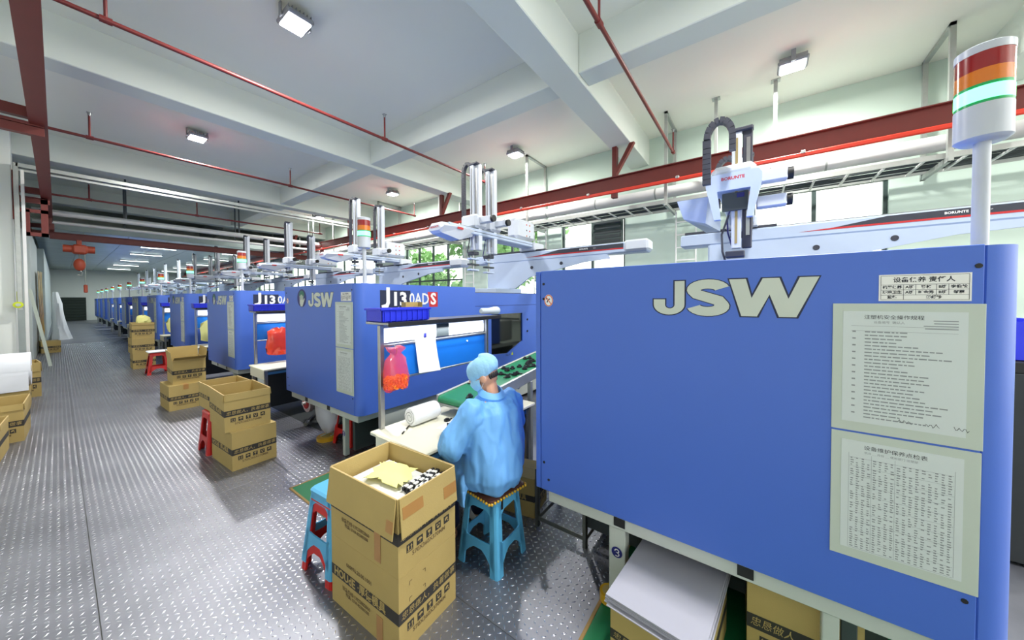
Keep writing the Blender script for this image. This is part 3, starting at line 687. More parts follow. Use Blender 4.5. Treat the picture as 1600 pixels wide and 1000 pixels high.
# ================================================================== OVERHEAD STEEL, PIPES, LAMPS
def ibeam(mb, x, y0, y1, z0, z1, w_=.15, tf=.016, tw_=.012):
    mb.box((x-w_/2, y0, z0), (x+w_/2, y1, z0+tf)); mb.box((x-w_/2, y0, z1-tf), (x+w_/2, y1, z1)); mb.box((x-tw_/2, y0, z0+tf), (x+tw_/2, y1, z1-tf)); return mb
rw = thing('crane_runway', 'long red oxide crane runway beam over the robots along the window side', 'crane beam', (7.5, 0, 4.12))
ibeam(MB(), 0, -5, 46, 0, .32, .16).obj('beam', 'red_steel', rw)
MB().box((-.125, -5, -.07), (-.075, 46, .0), .012).obj('power_rail', 'rail_red', rw)
y = -4.4
while y < 45: MB().box((-.14, y-.03, -.02), (-.06, y+.03, .03), .006).obj('rail_clip', 'galv', rw); y += 1.9
for a, b in BY:
    c = b-.12
    MB().box((-.06, c-.05, .32), (.06, c+.05, .985)).prism([(c-.03, .33), (c+.05, .33), (c-.33, .985), (c-.43, .985)], 0, -.05, .05).obj('hanger_bracket', 'red_steel', rw)
    MB().box((-.1, c-.06, -.16), (.02, c+.06, -.0), .004).obj('clamp_plate', 'red_steel', rw)
lw = thing('crane_runway', 'dark red crane runway beam running overhead along the left wall', 'crane beam', (-.11, 0, 4.12))
ibeam(MB(), 0, -3, 21, 0, .32, .15).obj('beam', 'red_steel', lw)
for y in (8.05, 13.62, 19.7):
    b = MB(); b.box((-.5, y-.05, -.02), (.05, y+.05, .0)); b.box((-.5, y-.05, -.14), (.05, y+.05, -.03)); b.box((-.5, y-.05, .08), (.0, y+.05, .22)).obj('wall_bracket', 'red_steel', lw)
b = MB(); y = 13.62
b.box((-.46, y-.06, -.55), (-.38, y+.06, .55)); b.box((-.08, y-.05, -.9), (.02, y+.05, 0)); b.box((-.46, y-.05, -.36), (.02, y+.05, -.28)); b.box((-.3, y-.05, -.9), (.02, y+.05, -.82)); b.box((-.3, y-.05, -.9), (-.23, y+.05, -.3))
b.obj('support_frame', 'red_steel', lw)
bw = thing('crane_bridge', 'dark red crane bridge girder spanning between the two runways', 'crane bridge', (0, 16.6, 3.52))
ibeam(MB(), 0, 0, 7.6, 0, .2, .14).obj('girder', 'red_steel', bw); g_ = bw.children[0]; g_.rotation_euler = (0, 0, -PI/2); g_.location = (-.1, 0, 0)
for x in (-.1, 7.45): MB().box((x-.09, -.5, .2), (x+.09, .5, .38), .01).box((x-.05, -.1, .38), (x+.05, .1, .60)).obj('end_carriage', 'red_steel', bw)
hs = thing('chain_hoist', 'orange red electric chain hoist hanging above the aisle end', 'hoist', (.42, 16.6, 0))
MB().box((-.14, -.16, 3.12), (.16, .16, 3.40), .05).cyl((-.3, 0, 3.27), (.3, 0, 3.27), .11).obj('motor_body', 'hoist', hs)
MB().box((-.05, -.1, 3.4), (.05, .1, 3.54), .01).obj('trolley', 'hoist', hs)
MB().tube([(0, 0, 3.15), (0, 0, 2.98)], .012, 6).tube([(.1, 0, 3.15), (.1, 0, 2.2)], .012, 6).obj('chain', 'steel', hs)
MB().ball((0, 0, 2.8), (.12, .09, .19), 12, 8).obj('hook_block', 'hoist', hs)
MB().tube([(0, 0, 2.64), (.05, 0, 2.56), (.03, 0, 2.48), (-.04, 0, 2.50)], .02, 8).obj('hook', 'steel', hs)
MB().box((.06, -.04, 1.95), (.14, .04, 2.2), .02).obj('pendant_control', 'hoist', hs)
# sprinkler pipes along X, with upright heads
def sprinkler(y, z, x0, x1, xs, label, tip=.5):
    t = thing('sprinkler_pipe', label, 'pipe', (0, y, z), 0, 'red sprinkler pipes below the ceiling')
    MB().cyl((x0, 0, 0), (x1, 0, 0), .028, n=12).obj('pipe', 'red_pipe', t)
    for x in xs:
        d = MB().cyl((x, 0, 0), (x, 0, tip-.06), .017, n=8).obj('drop', 'red_pipe', t)
        MB().cyl((x, 0, tip-.06), (x, 0, tip), .02, .028, 10).box((x-.035, -.035, tip), (x+.035, .035, tip+.006)).obj('sprinkler_head', 'steel', d)
        MB().cyl((x-.05, 0, 0), (x+.05, 0, 0), .04, n=12).obj('tee', 'red_pipe', t)
sprinkler(1.55, 5.0, -.9, 8.3, (.9, 3.9, 8.28), 'red sprinkler pipe nearest overhead, crossing at top right')
sprinkler(6.2, 5.0, -.9, 7.2, (.4, 4.05, 7.18), 'red sprinkler pipe crossing above the second and third machines')
sprinkler(10.9, 5.0, -.9, 8.4, (.45, 4.05, 8.38), 'red sprinkler pipe crossing above the fourth machine')
sprinkler(15.55, 4.62, -.45, 7.0, (.6, 2.9, 6.9), 'red fire pipe crossing low beyond the third ceiling beam')
cd = thing('cable_duct', 'bright metal cable duct along the front of the third ceiling beam', 'cable duct', (0, 13.35, 4.70))
MB().box((-.5, -.05, 0), (8.4, .05, .09), .006).obj('duct', 'galv', cd); MB().box((-.5, -.035, -.09), (8.4, .035, -.035), .006).obj('conduit', 'galv', cd)
MB().box((-.53, -.05, -3.2), (-.46, .05, .09), .006).obj('drop_duct', 'galv', cd); MB().box((-.44, -.04, -4.6), (-.39, .04, -.05), .006).obj('drop_conduit', 'pvc', cd)
for k_, (y, z, r_) in enumerate(((16.9, 4.33, .09), (17.4, 4.12, .05))):
    t = thing('water_pipe', ('thick pale water pipe crossing the hall behind the red fire pipe', 'thin pale water pipe just below the thick one')[k_], 'pipe', (0, y, z))
    MB().cyl((-.4, 0, 0), (8.0, 0, 0), r_, n=14).obj('pipe', 'pvc', t)
    for x in (1.4, 4.4, 7.2): MB().box((x-.02, -.02, 0), (x+.02, .02, ZC-z)).obj('hanger', 'dark_gray', t)
mp = thing('insulated_pipe', 'fat white jacketed pipe running along the windows beside the runway', 'pipe', (8.3, 0, 4.13))
MB().cyl((0, -5, 0), (0, 46, 0), .125, n=22).obj('jacket', 'pvc', mp)
y = -3.9
while y < 45: MB().cyl((0, y, 0), (0, y+.03, 0), .129, n=22).obj('band', 'galv', mp); y += 1.45
tr = thing('cable_tray', 'ladder cable tray hung below the white pipe along the windows', 'cable tray', (8.4, 0, 3.80))
for x in (-.40, .40): MB().box((x-.015, -5, 0), (x+.015, 46, .08)).obj('side_rail', 'galv', tr)
rung = MB().box((-.385, -.015, .0), (.385, .015, .025)).mesh('rung'); y = -4.6
while y < 30: o = put('rung', rung, 'pvc', tr); o.location = (0, y, 0); y += .42
cb = MB()
for i in range(7): cb.tube([(-.3+i*.1, yy_, .045+.012*math.sin(yy_*.9+i*2)) for yy_ in np.arange(-5, 46, 1.7)], .018, 5)
o = cb.obj('cables', 'dark_gray', tr); o['kind'] = 'stuff'
HG = [-4.9, -2.3, 1.62, 5.25, 8.9, 12.6, 16.4, 20.2, 24.0]
for i, y in enumerate(HG):
    t = thing('trapeze_hanger', 'galvanised trapeze hanger carrying the cable tray, %s' % ('frame %s from the near end' % ['first', 'second', 'third', 'fourth', 'fifth', 'sixth', 'seventh', 'eighth', 'ninth'][i]), 'hanger', (8.4, y, 0), 0, 'trapeze hangers of the cable tray')
    for x in (-.5, .5): MB().box((x-.03, -.03, 3.72), (x+.03, .03, ZC)).obj('post', 'galv', t)
    MB().box((-.53, -.03, ZC-.05), (.53, .03, ZC)).obj('top_bar', 'galv', t); MB().box((-.55, -.025, 3.72), (.55, .025, 3.795)).obj('cross_bar', 'galv', t)
for i, (y, x) in enumerate(((-.25, 8.0), (.7, 8.0))):
    t = thing('hanger_rod_steel', ('bright strut hanging from the ceiling right of the nearest robot', 'thin strut hanging from the ceiling behind the nearest robot')[i], 'hanger', (x, y, 0)); MB().box((-.03, -.03, 3.9), (.03, .03, ZC), .003).obj('strut', 'galv', t); MB().box((-.07, -.07, ZC-.012), (.07, .07, ZC)).obj('foot_plate', 'galv', t)
for i, (y, x) in enumerate(((1.15, 8.8), (5.2, 8.85), (8.2, 8.85))):
    t = thing('cable_ladder', 'upright white cable ladder on the wall by the %s window bay' % ['nearest', 'second', 'third'][i], 'cable ladder', (x, y, 0), 0, 'upright cable ladders')
    for yy_ in (0, .42): MB().box((-.015, yy_-.015, .3), (.015, yy_+.015, 3.78)).obj('side_rail', 'pvc', t)
    for j in range(11): MB().box((-.012, 0, .5+j*.3), (.012, .42, .525+j*.3)).obj('rung', 'pvc', t)
ac = thing('window_vent_unit', 'dark grey louvred hatch filling the top of a window left of the plain pier', 'vent', (8.93, 2.9, 3.05))
MB().box((0, 0, 0), (.1, .82, .82), .01).obj('frame', 'winframe', ac)
for i in range(6): MB().box((-.02, .05, .06+i*.125), (.03, .77, .14+i*.125), .004).obj('louver', 'dark_gray', ac)
# floodlights
def lamp(x, y, label):
    t = thing('ceiling_floodlight', label, 'lamp', (x, y, 5.56), 0, 'ceiling floodlights')
    MB().box((-.17, -.2, .0), (.17, .2, .07), .02).obj('casing', 'lampcase', t)
    for i in range(7): MB().box((-.15+i*.047, -.18, .07), (-.143+i*.047, .18, .11)).obj('cooling_fin', 'lampcase', t)
    MB().box((-.14, -.16, -.02), (.14, .16, .002), .012).obj('lens', 'lamp', t)
    for s in (-1, 1): MB().box((s*.185-.01, -.03, .0), (s*.185+.01, .03, ZC-5.56), .003).obj('bracket_arm', 'lampcase', t)
    L = bpy.data.lights.new('floodlight', 'AREA'); L.shape = 'RECTANGLE'; L.size = .3; L.size_y = .34; L.energy = LAMP_W; L.color = (1.0, .985, .94)
    lo = bpy.data.objects.new('floodlight', L); C.objects.link(lo); lo.parent = t; lo.location = (0, 0, -.03)
NL = {5.25: 'nearest', 10.8: 'second', -.45: 'behind'}
for y in (-6.2, -.45, 5.25, 10.8, 16.6):
    for x in (2.05, 7.35):
        side = 'aisle' if x < 4 else 'window'
        if y == 16.6 and x < 4: continue
        lamp(x, y, {(-.45, 7.35): 'lit floodlight at the upper right, above the nearest robot', (5.25, 2.05): 'lit floodlight at the top of the picture, nearest over the aisle side',
                    (10.8, 2.05): 'lit floodlight over the aisle, second from the nearest', (5.25, 7.35): 'lit floodlight behind the second robot, window side',
                    (10.8, 7.35): 'lit floodlight past the fourth machine, window side'}.get((y, x), 'ceiling floodlight on the %s side, %s' % (side, {-6.2: 'well behind the viewer', -.45: 'just above the viewer'}.get(y, 'past the third beam'))))

# ================================================================== WORK BENCHES
def make_bench():
    # origin at floor below the table's near aisle corner; table spans x 0..1.25, y 0..0.61
    t = thing('work_bench', 'x', 'work bench', (1.325, 1.65, 0), 0, 'work benches beside the machines')
    MB().box((0, 0, .715), (1.28, .61, .742), .006).obj('tabletop', 'table', t)
    MB().box((-.004, .0, .60), (.004, .53, .735), .003).obj('table_skirt', 'table', t)
    for x in (.04, 1.2):
        for y in (.05, .55): MB().box((x-.018, y-.018, 0), (x+.018, y+.018, .715), .003).obj('leg', 'steel', t)
    MB().box((.06, .03, .690), (1.22, .05, .714)).obj('front_trim', 'winframe', t); MB().box((.06, .035, .655), (1.18, .06, .690)).box((.06, .54, .645), (1.18, .56, .714)).obj('apron', 'skyblue_d', t)
    MB().box((.16, .46, .08), (1.2, .53, .62), .006).obj('dark_underpanel', 'dark', t)  # dark panel added to darken the space below the tabletop
    MB().box((.065, .57, .742), (.100, .605, 1.51), .003).obj('rack_post', 'steel', t)
    MB().box((1.255, .57, 1.08), (1.290, .605, 1.51), .003).obj('rack_post', 'steel', t)
    MB().box((.06, .45, 1.515), (1.33, .75, 1.535), .003).obj('shelf', 'steel', t)
    MB().box((.055, .438, 1.505), (1.335, .452, 1.537), .003).obj('shelf_edge', 'black', t)
    MB().box((.10, .60, 1.355), (1.255, .64, 1.50), .004).obj('light_housing', 'steel', t)
    for a, b in ((.115, .62), (.76, 1.24)): MB().box((a, .592, 1.375), (b, .600, 1.485), .003).obj('light_diffuser', 'tube', t)
    L = bpy.data.lights.new('bench_tube', 'AREA'); L.shape = 'RECTANGLE'; L.size = 1.0; L.size_y = .05; L.energy = 1.8; L.color = (.93, .96, 1)
    lo = bpy.data.objects.new('bench_tube', L); C.objects.link(lo); lo.parent = t; lo.location = (.7, .54, 1.44); lo.rotation_euler = (math.radians(22), 0, 0)
    MB().box((.62, .585, 1.375), (.76, .600, 1.485), .003).obj('ballast_cover', 'dark_gray', t)
    MB().box((.10, .585, 1.345), (1.255, .603, 1.362), .003).obj('rack_bar', 'steel', t)
    MB().box((.10, .595, 1.095), (1.255, .607, 1.345), .002).obj('backboard', 'board', t)
    MB().box((.10, .585, 1.080), (1.255, .610, 1.096), .003).obj('rack_bar', 'steel', t)
    MB().cyl((1.0, .595, 1.30), (1.0, .588, 1.30), .008, n=8).obj('hook', 'white_v', t)
    return t
wb = make_bench(); wb['label'] = 'lit work bench in front of the second machine, with cream tabletop and blue backboard'
BENCH = {1: wb}
BX = {2: 1.66, 3: 1.68}
for k, y in enumerate(SEAM[:9]):
    if k < 2: continue
    x = BX.get(k, 1.68)
    BENCH[k] = dup(wb, (x, y-1.6+(.25 if k == 0 else 0), 0), 'lit work bench beside the %s blue machine' % NTH[k])

def crate(x, y, z, label, L=.42):
    t = thing('parts_crate', label, 'crate', (x, y, z), 0, 'blue plastic parts crates on the bench shelves'); Wd, Hh = .2, .10
    b = MB(); b.box((0, 0, 0), (L, Wd, .006)); 
    for a, c in (((0, 0, 0), (L, .006, Hh)), ((0, Wd-.006, 0), (L, Wd, Hh)), ((0, 0, 0), (.006, Wd, Hh)), ((L-.006, 0, 0), (L, Wd, Hh))): b.box(a, c, .001)
    b.obj('tub', 'crate', t)
    MB().box((-.012, -.012, Hh-.016), (L+.012, .0, Hh), .003).box((-.012, Wd, Hh-.016), (L+.012, Wd+.012, Hh), .003).box((-.012, 0, Hh-.016), (0, Wd, Hh)).box((L, 0, Hh-.016), (L+.012, Wd, Hh)).obj('rim', 'crate', t)
    rb = MB().box((-.003, -.008, 0), (.003, 0, Hh-.018), .001).mesh('rib')
    for i in range(9): o = put('rib', rb, 'crate', t); o.location = (.02+i*(L-.04)/8, 0, 0)
    return t
crate(1.345, 2.12, 1.538, 'blue ribbed crate on the lit bench shelf of the second machine')
for k in range(2, 7): crate(BENCH[k].location.x+.03, BENCH[k].location.y+.47, 1.538, 'blue ribbed crate on the bench shelf of the %s machine' % NTH[k], .7)
t = thing('lit_rack', 'dark rack with a lit white panel at the right edge behind the big panel', 'rack', (3.55, -1.62, 0))
MB().box((0, .0, 1.22), (1.1, .32, 1.29), .004).obj('top_shelf', 'black', t); MB().box((.05, .322, .80), (1.05, .335, 1.17), .003).obj('light_panel', 'tube', t); MB().box((0, .08, .02), (1.1, .32, 1.22), .006).obj('cabinet', 'dark', t)
for x in (.0, 1.06): MB().box((x, 0, 0), (x+.04, .04, 1.22)).obj('post', 'steel', t)
t = thing('storage_bin', 'tall blue bin at the right edge behind the big panel', 'bin', (3.62, -1.6, 1.291)); b = MB()
for a_, c_ in (((0, 0, 0), (.9, .28, .006)), ((0, 0, 0), (.9, .006, .25)), ((0, .274, 0), (.9, .28, .25)), ((0, 0, 0), (.006, .28, .25)), ((.894, 0, 0), (.9, .28, .25))): b.box(a_, c_, .001)
b.obj('tub', 'crate', t); MB().box((-.01, -.01, .235), (.91, .0, .25), .003).box((-.01, .28, .235), (.91, .29, .25), .003).obj('rim', 'crate', t)
cbn = thing('carton_bin', 'small open cardboard bin with a white slip beside the blue crate', 'box', (1.70, 2.335, 1.538))
b = MB()
for a, c in (((0, 0, 0), (.17, .06, .003)), ((0, 0, 0), (.17, .003, .10)), ((0, .057, 0), (.17, .06, .14)), ((0, 0, 0), (.003, .06, .14)), ((.167, 0, 0), (.17, .06, .14))): b.box(a, c)
b.obj('bin', 'carton', cbn); MB().box((.09, -.002, .04), (.16, -.0005, .09)).obj('slip', 'paper', cbn)
wt = thing('wrapped_tube', 'white wrapped tube lying on the right end of the lit shelf', 'roll', (2.50, 2.22, 1.538))
b = MB(); b.loft([[(x, r_*math.cos(a)*1.2, .042+r_*math.sin(a)) for a in [2*PI*i/14 for i in range(14)]] for x, r_ in ((0, .02), (.02, .032), (.12, .03), (.2, .04), (.25, .042), (.28, .02))]); b.obj('tube', 'bubble', wt)

def bag(x, y, z, wd, hh, label, film, fill, tie=True, seed=1):
    t = thing('plastic_bag', label, 'bag', (x, y, z)); rr = random.Random(seed); n = 20; R_ = []
    prof = [(0, .30, .35), (.04, .48, .9), (.25, .50, 1), (.55, .46, .8), (.74, .40, .6), (.84, .22, .3), (.88, .20, .3), (.95, .34, .5), (1.0, .38, .55)] if tie else [(0, .2, .3), (.06, .46, .9), (.3, .5, 1), (.6, .5, .95), (.85, .42, .7), (.97, .25, .4), (1, .1, .2)]
    for h, w_, d_ in prof:
        R_.append([(wd*w_*math.cos(a)*(1+(0 if tie else .10*math.sin(7*a+h*17+seed))+.07*math.sin(5*a+h*9+seed)+.05*math.sin(9*a-h*14)*h), .06*d_*math.sin(a)*(1+(.2 if tie else .45)*math.sin(4*a+h*11)), hh*h+(.012 if tie else .028)*math.sin(3*a+h*5)) for a in [2*PI*i/n for i in range(n)]])
    MB().loft(R_, True).obj('film', film, t)
    if fill:
        f = MB()
        for i in range(420):
            a = rr.uniform(0, 2*PI); q = rr.random()**.35; hgt = rr.uniform(.06, .31)
            c0 = Vector((wd*.425*q*math.cos(a), .046*q*math.sin(a), hh*hgt)); f.box((-.008, -.005, -.011), (.008, .005, .011), 0, Matrix.Translation(c0) @ Euler((rr.random()*3, rr.random()*3, 0)).to_matrix().to_4x4())
        o = f.obj('small_parts', fill, t); o['kind'] = 'stuff'
    if tie: MB().tube([(0, -.01, hh*.86), (0, -.02, hh*.95), (0, .02, hh*1.06)], .004, 6).obj('hanging_wire', 'steel', t)
    return t
bag(1.475, 2.155, 1.03, .21, .315, 'red plastic bag of orange parts hanging on the lit backboard', 'orange_bag', 'pellet')
bag(2.03, SEAM[2]-1.12, .88, .36, .38, 'bunched orange red plastic bag on the bench of the third machine', 'orange_bag2', None, False, 3)
bag(2.02, SEAM[3]-1.12, .82, .42, .44, 'pale yellow sack on the bench of the fourth machine', 'yellow', None, False, 5)
bag(2.02, SEAM[4]-1.12, .80, .40, .44, 'pale yellow sack on the bench of the fifth machine', 'yellow', None, False, 6)
sh = thing('work_instruction_sheet', 'blank white sheet clipped to the blue backboard', 'paper', (1.70, 2.222, 1.10))
b = MB(); nn_ = 9; rws = [[(.03*(1-j/nn_)+x, -.002-.035*(1-j/nn_)**2*(.3+x*3), .30*j/nn_-.03*(1-j/nn_)*x*4*.3) for x in (0, .07, .14, .21)] for j in range(nn_+1)]
b.v = [p for r_ in rws for p in r_]+[(p[0], p[1]+.0012, p[2]) for r_ in rws for p in r_]; no_ = len(b.v)//2
for j in range(nn_):
    for i in range(3):
        b.f.append((j*4+i, j*4+i+1, j*4+i+5, j*4+i+4)); b.f.append((no_+j*4+i, no_+j*4+i+4, no_+j*4+i+5, no_+j*4+i+1)); b.sm += [True, True]
b.obj('sheet', 'paper', sh); MB().box((.085, -.012, .285), (.115, .0, .325), .004).obj('clip', 'emb_b', sh)
fr_ = thing('foam_roll', 'small roll of white foam wrap lying on the cream bench top', 'roll', (1.55, 2.10, .742))
b = MB(); b.loft([[(x, r_*math.cos(a), .07+r_*math.sin(a)*(.98)) for a in [2*PI*i/22 for i in range(22)]] for x, r_ in ((0, .055), (.008, .068), (.03, .07), (.22, .07), (.252, .066), (.26, .05))]); b.obj('roll', 'foam', fr_)
sp = MB(); ribbon(sp, [(.008*(.4+i*.055)*math.cos(i*.55)*4, .008*(.4+i*.055)*math.sin(i*.55)*4) for i in range(26)], .004, Matrix.Translation((-.0006, 0, .07)) @ FACE_X); sp.obj('spiral_edge', 'print', fr_)
pn = thing('pen', 'black and white pen lying on the cream bench top', 'pen', (1.43, 2.02, .743), math.radians(35))
MB().cyl((0, 0, .006), (.11, 0, .006), .006, n=8).obj('barrel', 'black', pn); MB().cyl((.035, 0, .006), (.07, 0, .006), .0064, n=8).obj('grip', 'white_v', pn); MB().cyl((.11, 0, .006), (.15, 0, .006), .0055, .004, 8).obj('cap', 'black', pn)

# conveyor from the mould area down to the bench
cv = thing('belt_conveyor', 'sloping green belt conveyor carrying black parts beside the second machine', 'conveyor', (0, 0, 0))
ang = math.atan2(.235, 2.2); cm = Matrix.Translation((1.87, 1.79, .855)) @ Matrix.Rotation(-ang, 4, 'Y'); LC, WC = 2.6, .38
b = MB(); prof = [(.03+.03*math.cos(a), .0+.03*math.sin(a)) for a in [PI/2+PI*i/8 for i in range(9)]]+[(LC-.03+.03*math.cos(a), .03*math.sin(a)) for a in [-PI/2+PI*i/8 for i in range(9)]]
b.prism(prof, 1, .02, WC-.02); b.v = [tuple(cm @ Vector(p)) for p in b.v]; b.obj('belt', 'belt', cv)
for y0, y1 in ((-.005, .02), (WC-.02, WC+.005)):
    MB().box((.01, y0, -.06), (LC, y1, .042), .004, cm).obj('side_rail', 'galv', cv)
MB().box((.0, 0, -.04), (.02, WC, -.02), .003, cm).obj('end_bar', 'galv', cv)
for i in range(5): MB().cyl(cm @ Vector((.12+i*.55, .0, -.055)), cm @ Vector((.12+i*.55, WC, -.055)), .018, n=10).obj('return_roller', 'steel', cv)
for x in (2.75, 4.2):
    for y in (1.80, 2.16): MB().box((x-.02, y-.02, 0), (x+.02, y+.02, .855+(x-1.87)*.107-.06), .003).obj('leg', 'galv', cv)
    MB().box((x-.015, 1.80, .3), (x+.015, 2.16, .33)).obj('cross_bar', 'galv', cv)
rr = random.Random(11)
ORD = ['first', 'second', 'third', 'fourth', 'fifth', 'sixth', 'seventh', 'eighth', 'ninth', 'tenth', 'eleventh', 'twelfth', 'thirteenth', 'fourteenth', 'fifteenth', 'sixteenth', 'seventeenth', 'eighteenth', 'nineteenth', 'twentieth']
for i in range(20):
    u_ = (.12, .38, .56)[i] if i < 3 else .66+(i-3)*.04; v_ = .07+.25*rr.random()
    if i == 0: v_ = .10
    t = thing('moulded_part', 'black moulded part on the green belt, %s up from the bench end' % ORD[i], 'plastic part', cm @ Vector((u_, v_, .031)), rr.uniform(0, 6), 'black parts on the green belt')
    MB().cyl((0, 0, .0), (0, 0, .012), .028, n=12).cyl((0, 0, .012), (0, 0, .028), .018, .013, 10).obj('base', 'black', t); MB().box((.01, -.006, .002), (.06, .006, .013), .003).obj('arm', 'black', t)
for i, (x, y) in enumerate(((1.80, 1.96), (1.74, 1.86))):
    t = thing('moulded_part', ('black ring part on the bench top by the foam roll', 'black part on the bench top close to the hands')[i], 'plastic part', (x, y, .742), i*1.3, 'black parts on the bench')
    MB().cyl((0, 0, 0), (0, 0, .012), .026, n=14).cyl((0, 0, .012), (0, 0, .02), .016, n=10).obj('base', 'black', t)
    MB().box((.015, -.006, 0), (.05, .006, .01), .002).obj('arm', 'black', t)
bm_ = thing('paper_slip', 'white slip of paper on the bench by the hands', 'paper', (1.66, 1.80, .7425), .2); MB().box((0, 0, 0), (.2, .11, .0015)).obj('sheet', 'paper', bm_)

# ================================================================== CARTONS
WX, LY, HZ = .385, .585, .378
def icon(mb, i, x, z, s, face):
    # white cut-outs on a black square: frame drawn as strips
    P = lambda a, b: (x+a*s, z+b*s)
    mm = face
    def q(*pts): mb.add([mm @ Vector((p[0], p[1], 0)) for p in pts], [tuple(range(len(pts)))])
    if i == 0:
        for dx in (-.22, .22): q(P(dx-.06, -.25), P(dx+.06, -.25), P(dx+.06, .12), P(dx-.06, .12)); q(P(dx-.15, .1), P(dx+.15, .1), P(dx, .36))
        q(P(-.4, -.38), P(.4, -.38), P(.4, -.30), P(-.4, -.30))
    elif i == 1:
        q(*[P(.36*math.cos(a), .30*math.sin(a)-.0) for a in [PI*k/8 for k in range(9)]]); q(P(-.03, -.36), P(.03, -.36), P(.03, 0), P(-.03, 0))
    elif i == 2:
        q(P(-.25, .36), P(.25, .36), P(.2, .08), P(0, -.02), P(-.2, .08)); q(P(-.04, -.3), P(.04, -.3), P(.04, 0), P(-.04, 0)); q(P(-.2, -.38), P(.2, -.38), P(.2, -.3), P(-.2, -.3))
    elif i == 3:
        q(P(-.3, .3), P(-.1, .3), P(-.1, .1), P(-.3, .1)); q(P(.1, .3), P(.3, .3), P(.3, .1), P(.1, .1)); q(P(-.3, -.05), P(.3, -.05), P(.0, -.35))
    else:
        q(*[P(.3*math.cos(a), .3*math.sin(a)) for a in [2*PI*k/10*.6+.4 for k in range(10)]]); q(P(.1, -.3), P(.35, -.3), P(.22, -.05))
PRINTS = {}
def carton_prints(full):
    if full in PRINTS: return PRINTS[full]
    out = {}
    e = .0008; zb0, zb1 = .155, .215
    b = MB(); b.box((-WX/2-e, -LY/2-e, zb0), (WX/2+e, LY/2+e, zb1)); b.f = b.f[:4]; b.sm = b.sm[:4]
    out['printed_band'] = (b.mesh('printed_band'), 'ink')
    fx = lambda v, z, d=.0014: Matrix.Translation((-WX/2-d, v, z)) @ FACE_X
    fy = lambda u, z, d=.0014: Matrix.Translation((u, -LY/2-d, z)) @ FACE_Y
    ic = []
    for i in range(5):
        u_ = -.125+i*.062; s = .040
        ic_ = MB(); wh = MB(); ic_.add([fy(u_, .115) @ Vector(p) for p in ((-s/2, -s/2, 0), (s/2, -s/2, 0), (s/2, s/2, 0), (-s/2, s/2, 0))], [(0, 1, 2, 3)])
        icon(wh, i, 0, 0, s, fy(u_, .115, .0020)); ic.append((ic_.mesh('icon_panel'), wh.mesh('icon_mark')))
    out['icons'] = ic
    out['size_print'] = (text_mesh('570X360X370MM', .030, fy(-.0, .075), offset=.0006), 'ink2')
    out['band_slogan'] = (text_mesh('忠恳做人，执着做事', .040, fy(.0, .185, .0016), shear=.15), 'carton')
    out['band_name'] = (text_mesh('HOUdE', .062, fx(.165, .184, .0016), offset=.002), 'carton')
    out['band_name_cjk'] = (text_mesh('·厚德模具', .056, fx(-.075, .184, .0016), offset=.0012), 'carton')
    if full:
        out['side_print'] = (text_mesh('设备热线·13923802860', .026, fx(.06, .118), offset=.0004), 'ink2')
        out['side_print_two'] = (text_mesh('传真: 0769-82380288', .024, fx(.05, .092), offset=.0004), 'ink2')
        out['side_stamp'] = (text_mesh('010976.20.00.1001', .030, fx(.03, .262), offset=.0006), 'ink2')
        tc = MB(); 
        for (u_, z, s) in ((-.13, .33, 1), (-.03, .33, -1), (-.13, .25, 1), (-.03, .25, -1)):
            ribbon(tc, [(0, 0), (.016*s, 0)], .003, fy(u_, z)); ribbon(tc, [(0, 0), (0, -.018)], .003, fy(u_, z))
        out['corner_marks'] = (tc.mesh('corner_marks'), 'ink2')
    PRINTS[full] = out; return out
WALLM = {}
